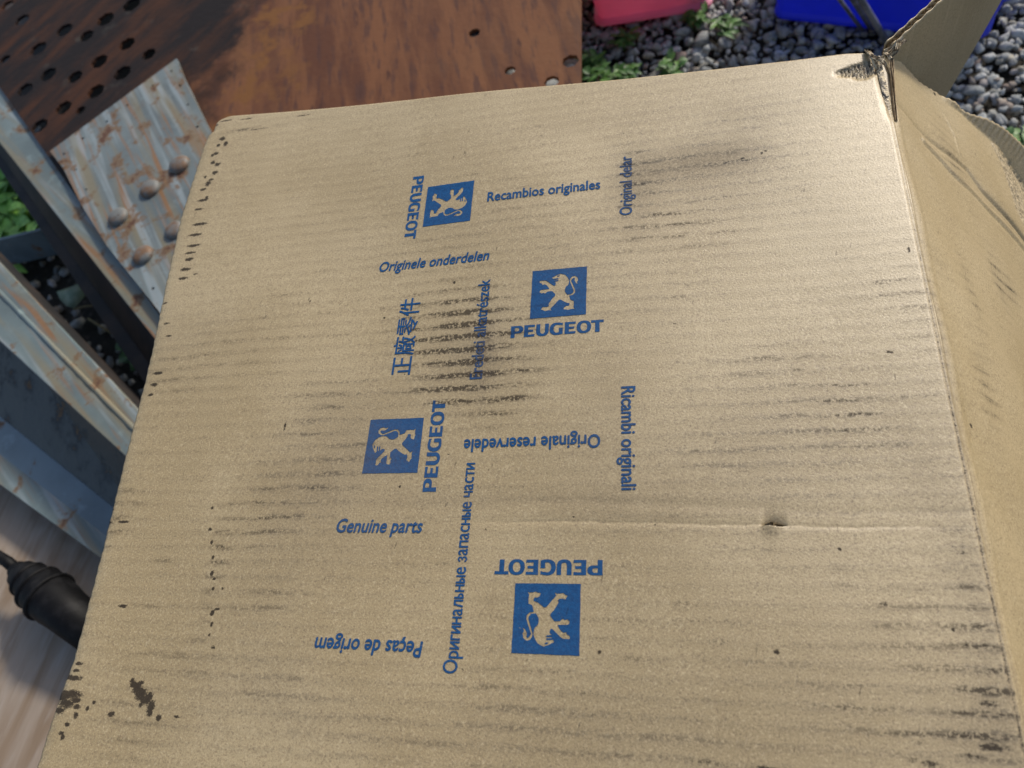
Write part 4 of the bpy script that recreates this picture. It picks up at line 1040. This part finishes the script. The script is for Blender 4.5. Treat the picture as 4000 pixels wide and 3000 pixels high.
def plant(name, x, y, z, n_, rad, L, wd, mat, label, group=None, hgt=.03):
    v = []; f = []; sv = []; sf = []
    for i in range(n_):
        a_ = random.uniform(0, 6.28); r = rad * math.sqrt(random.random()); bx, by = x + r * math.cos(a_), y + r * math.sin(a_)
        hz = z + random.uniform(.2, 1) * hgt * (1.2 - r / max(rad, 1e-3) * .5)
        al = random.uniform(0, 6.28); leaf(v, f, (bx, by, hz), (math.cos(al), math.sin(al), random.uniform(.0, .7)), L * random.uniform(.6, 1.2), wd * random.uniform(.7, 1.2), random.uniform(.1, .6))
        if i % 3 == 0:
            k = len(sv); 
            for t_ in (0, 1):
                px_, py_, pz_ = (x + (bx - x) * t_, y + (by - y) * t_, -.028 + (hz + .028) * t_)
                sv += [(px_ - .0012, py_, pz_), (px_ + .0012, py_, pz_), (px_, py_ + .0016, pz_)]
            sf += [(k, k + 1, k + 4, k + 3), (k + 1, k + 2, k + 5, k + 4), (k + 2, k, k + 3, k + 5)]
    root = empty(name, (x, y, 0))
    o = link('leaves', mesh_py('leaves', v, f), mat, root, True); o.matrix_parent_inverse = Matrix.Translation((-x, -y, 0))
    o = link('stems', mesh_py('stems', sv, sf), mat, root); o.matrix_parent_inverse = Matrix.Translation((-x, -y, 0))
    tag(root, label, 'plant', group)
gx, gy = at2(40, 800, .05)
plant('leafy_weed', gx, gy, 0.0, 420, .17, .05, .036, M['leaf'], 'bright green leafy clump on the ground left of the dark beam', hgt=.09)
labs = [((2445, 160), 'small green weed in the gravel just in front of the pink tub'), ((2340, 285), 'yellow green weed beside the edge of the rusty plate'), ((2300, 240), 'tiny green weed touching the rusty plate edge'),
        ((2440, 300), 'low green weed in the gravel close to the far edge of the carton'), ((2625, 265), 'short green sprig in the gravel midway along the carton edge'), ((2830, 110), 'small green tuft between the pink tub and the blue tub'),
        ((2720, 70), 'small green tuft beside the right end of the pink tub'), ((3985, 575), 'dark green tuft in the gravel beyond the torn side flap')]
for i, ((px, py), lb) in enumerate(labs):
    x, y = at2(px, py, .005)
    plant('gravel_weed', x, y, 0, 26 if i != 7 else 40, .020 if i != 7 else .03, .028, .012, M['leaf2'], lb, 'weeds in the gravel', hgt=.018)
# things in the gap between the two beams
x, y = at2(520, 1360, .02); plant('seedling', x, y, 0, 16, .03, .045, .028, M['leaf2'], 'dim green seedling in the gap between the beams next to the carton', hgt=.03)
v = []; f = []
q = [C3(222, 1140, .05), C3(262, 1128, .052), C3(300, 1112, .054), C3(330, 1107, .052), C3(346, 1120, .05), C3(344, 1140, .048), C3(322, 1170, .046), C3(290, 1205, .045), C3(262, 1196, .046), C3(238, 1172, .048)]
cm = np.mean(np.array(q), 0) + np.array([0, 0, .006]); v = [tuple(cm)] + q; f = [(0, i + 1, (i + 1) % len(q) + 1) for i in range(len(q))]
o = link('fallen_leaf', mesh_py('fallen_leaf', v, f), M['pale_leaf'], None, True); o.modifiers.new('t', 'SOLIDIFY').thickness = .0008
tag(o, 'pale green and white fallen leaf in the gap between the two beams', 'leaf')
def stalk(pts, label):
    tag(link('dry_stalk', tube_mesh('dry_stalk', pts, .0022, 6), M['straw'], None, True), label, 'stalk', 'dry stalks between the beams')
n = NT('straw'); M['straw'] = n.out(n.mix(n.noise(30), (.16, .15, .06), (.25, .2, .1)), rough=.8)
stalk([C3(288, 1208, .04), C3(330, 1197, .045), C3(375, 1193, .04), C3(420, 1200, .03)], 'thin pale stalk touching the fallen leaf between the beams')
stalk([C3(345, 1245, .03), C3(400, 1280, .035), C3(440, 1305, .035), C3(480, 1345, .03)], 'thin brown stalk lying below the fallen leaf between the beams')
# a big stone in the shade there
bpy.context.view_layer.update()
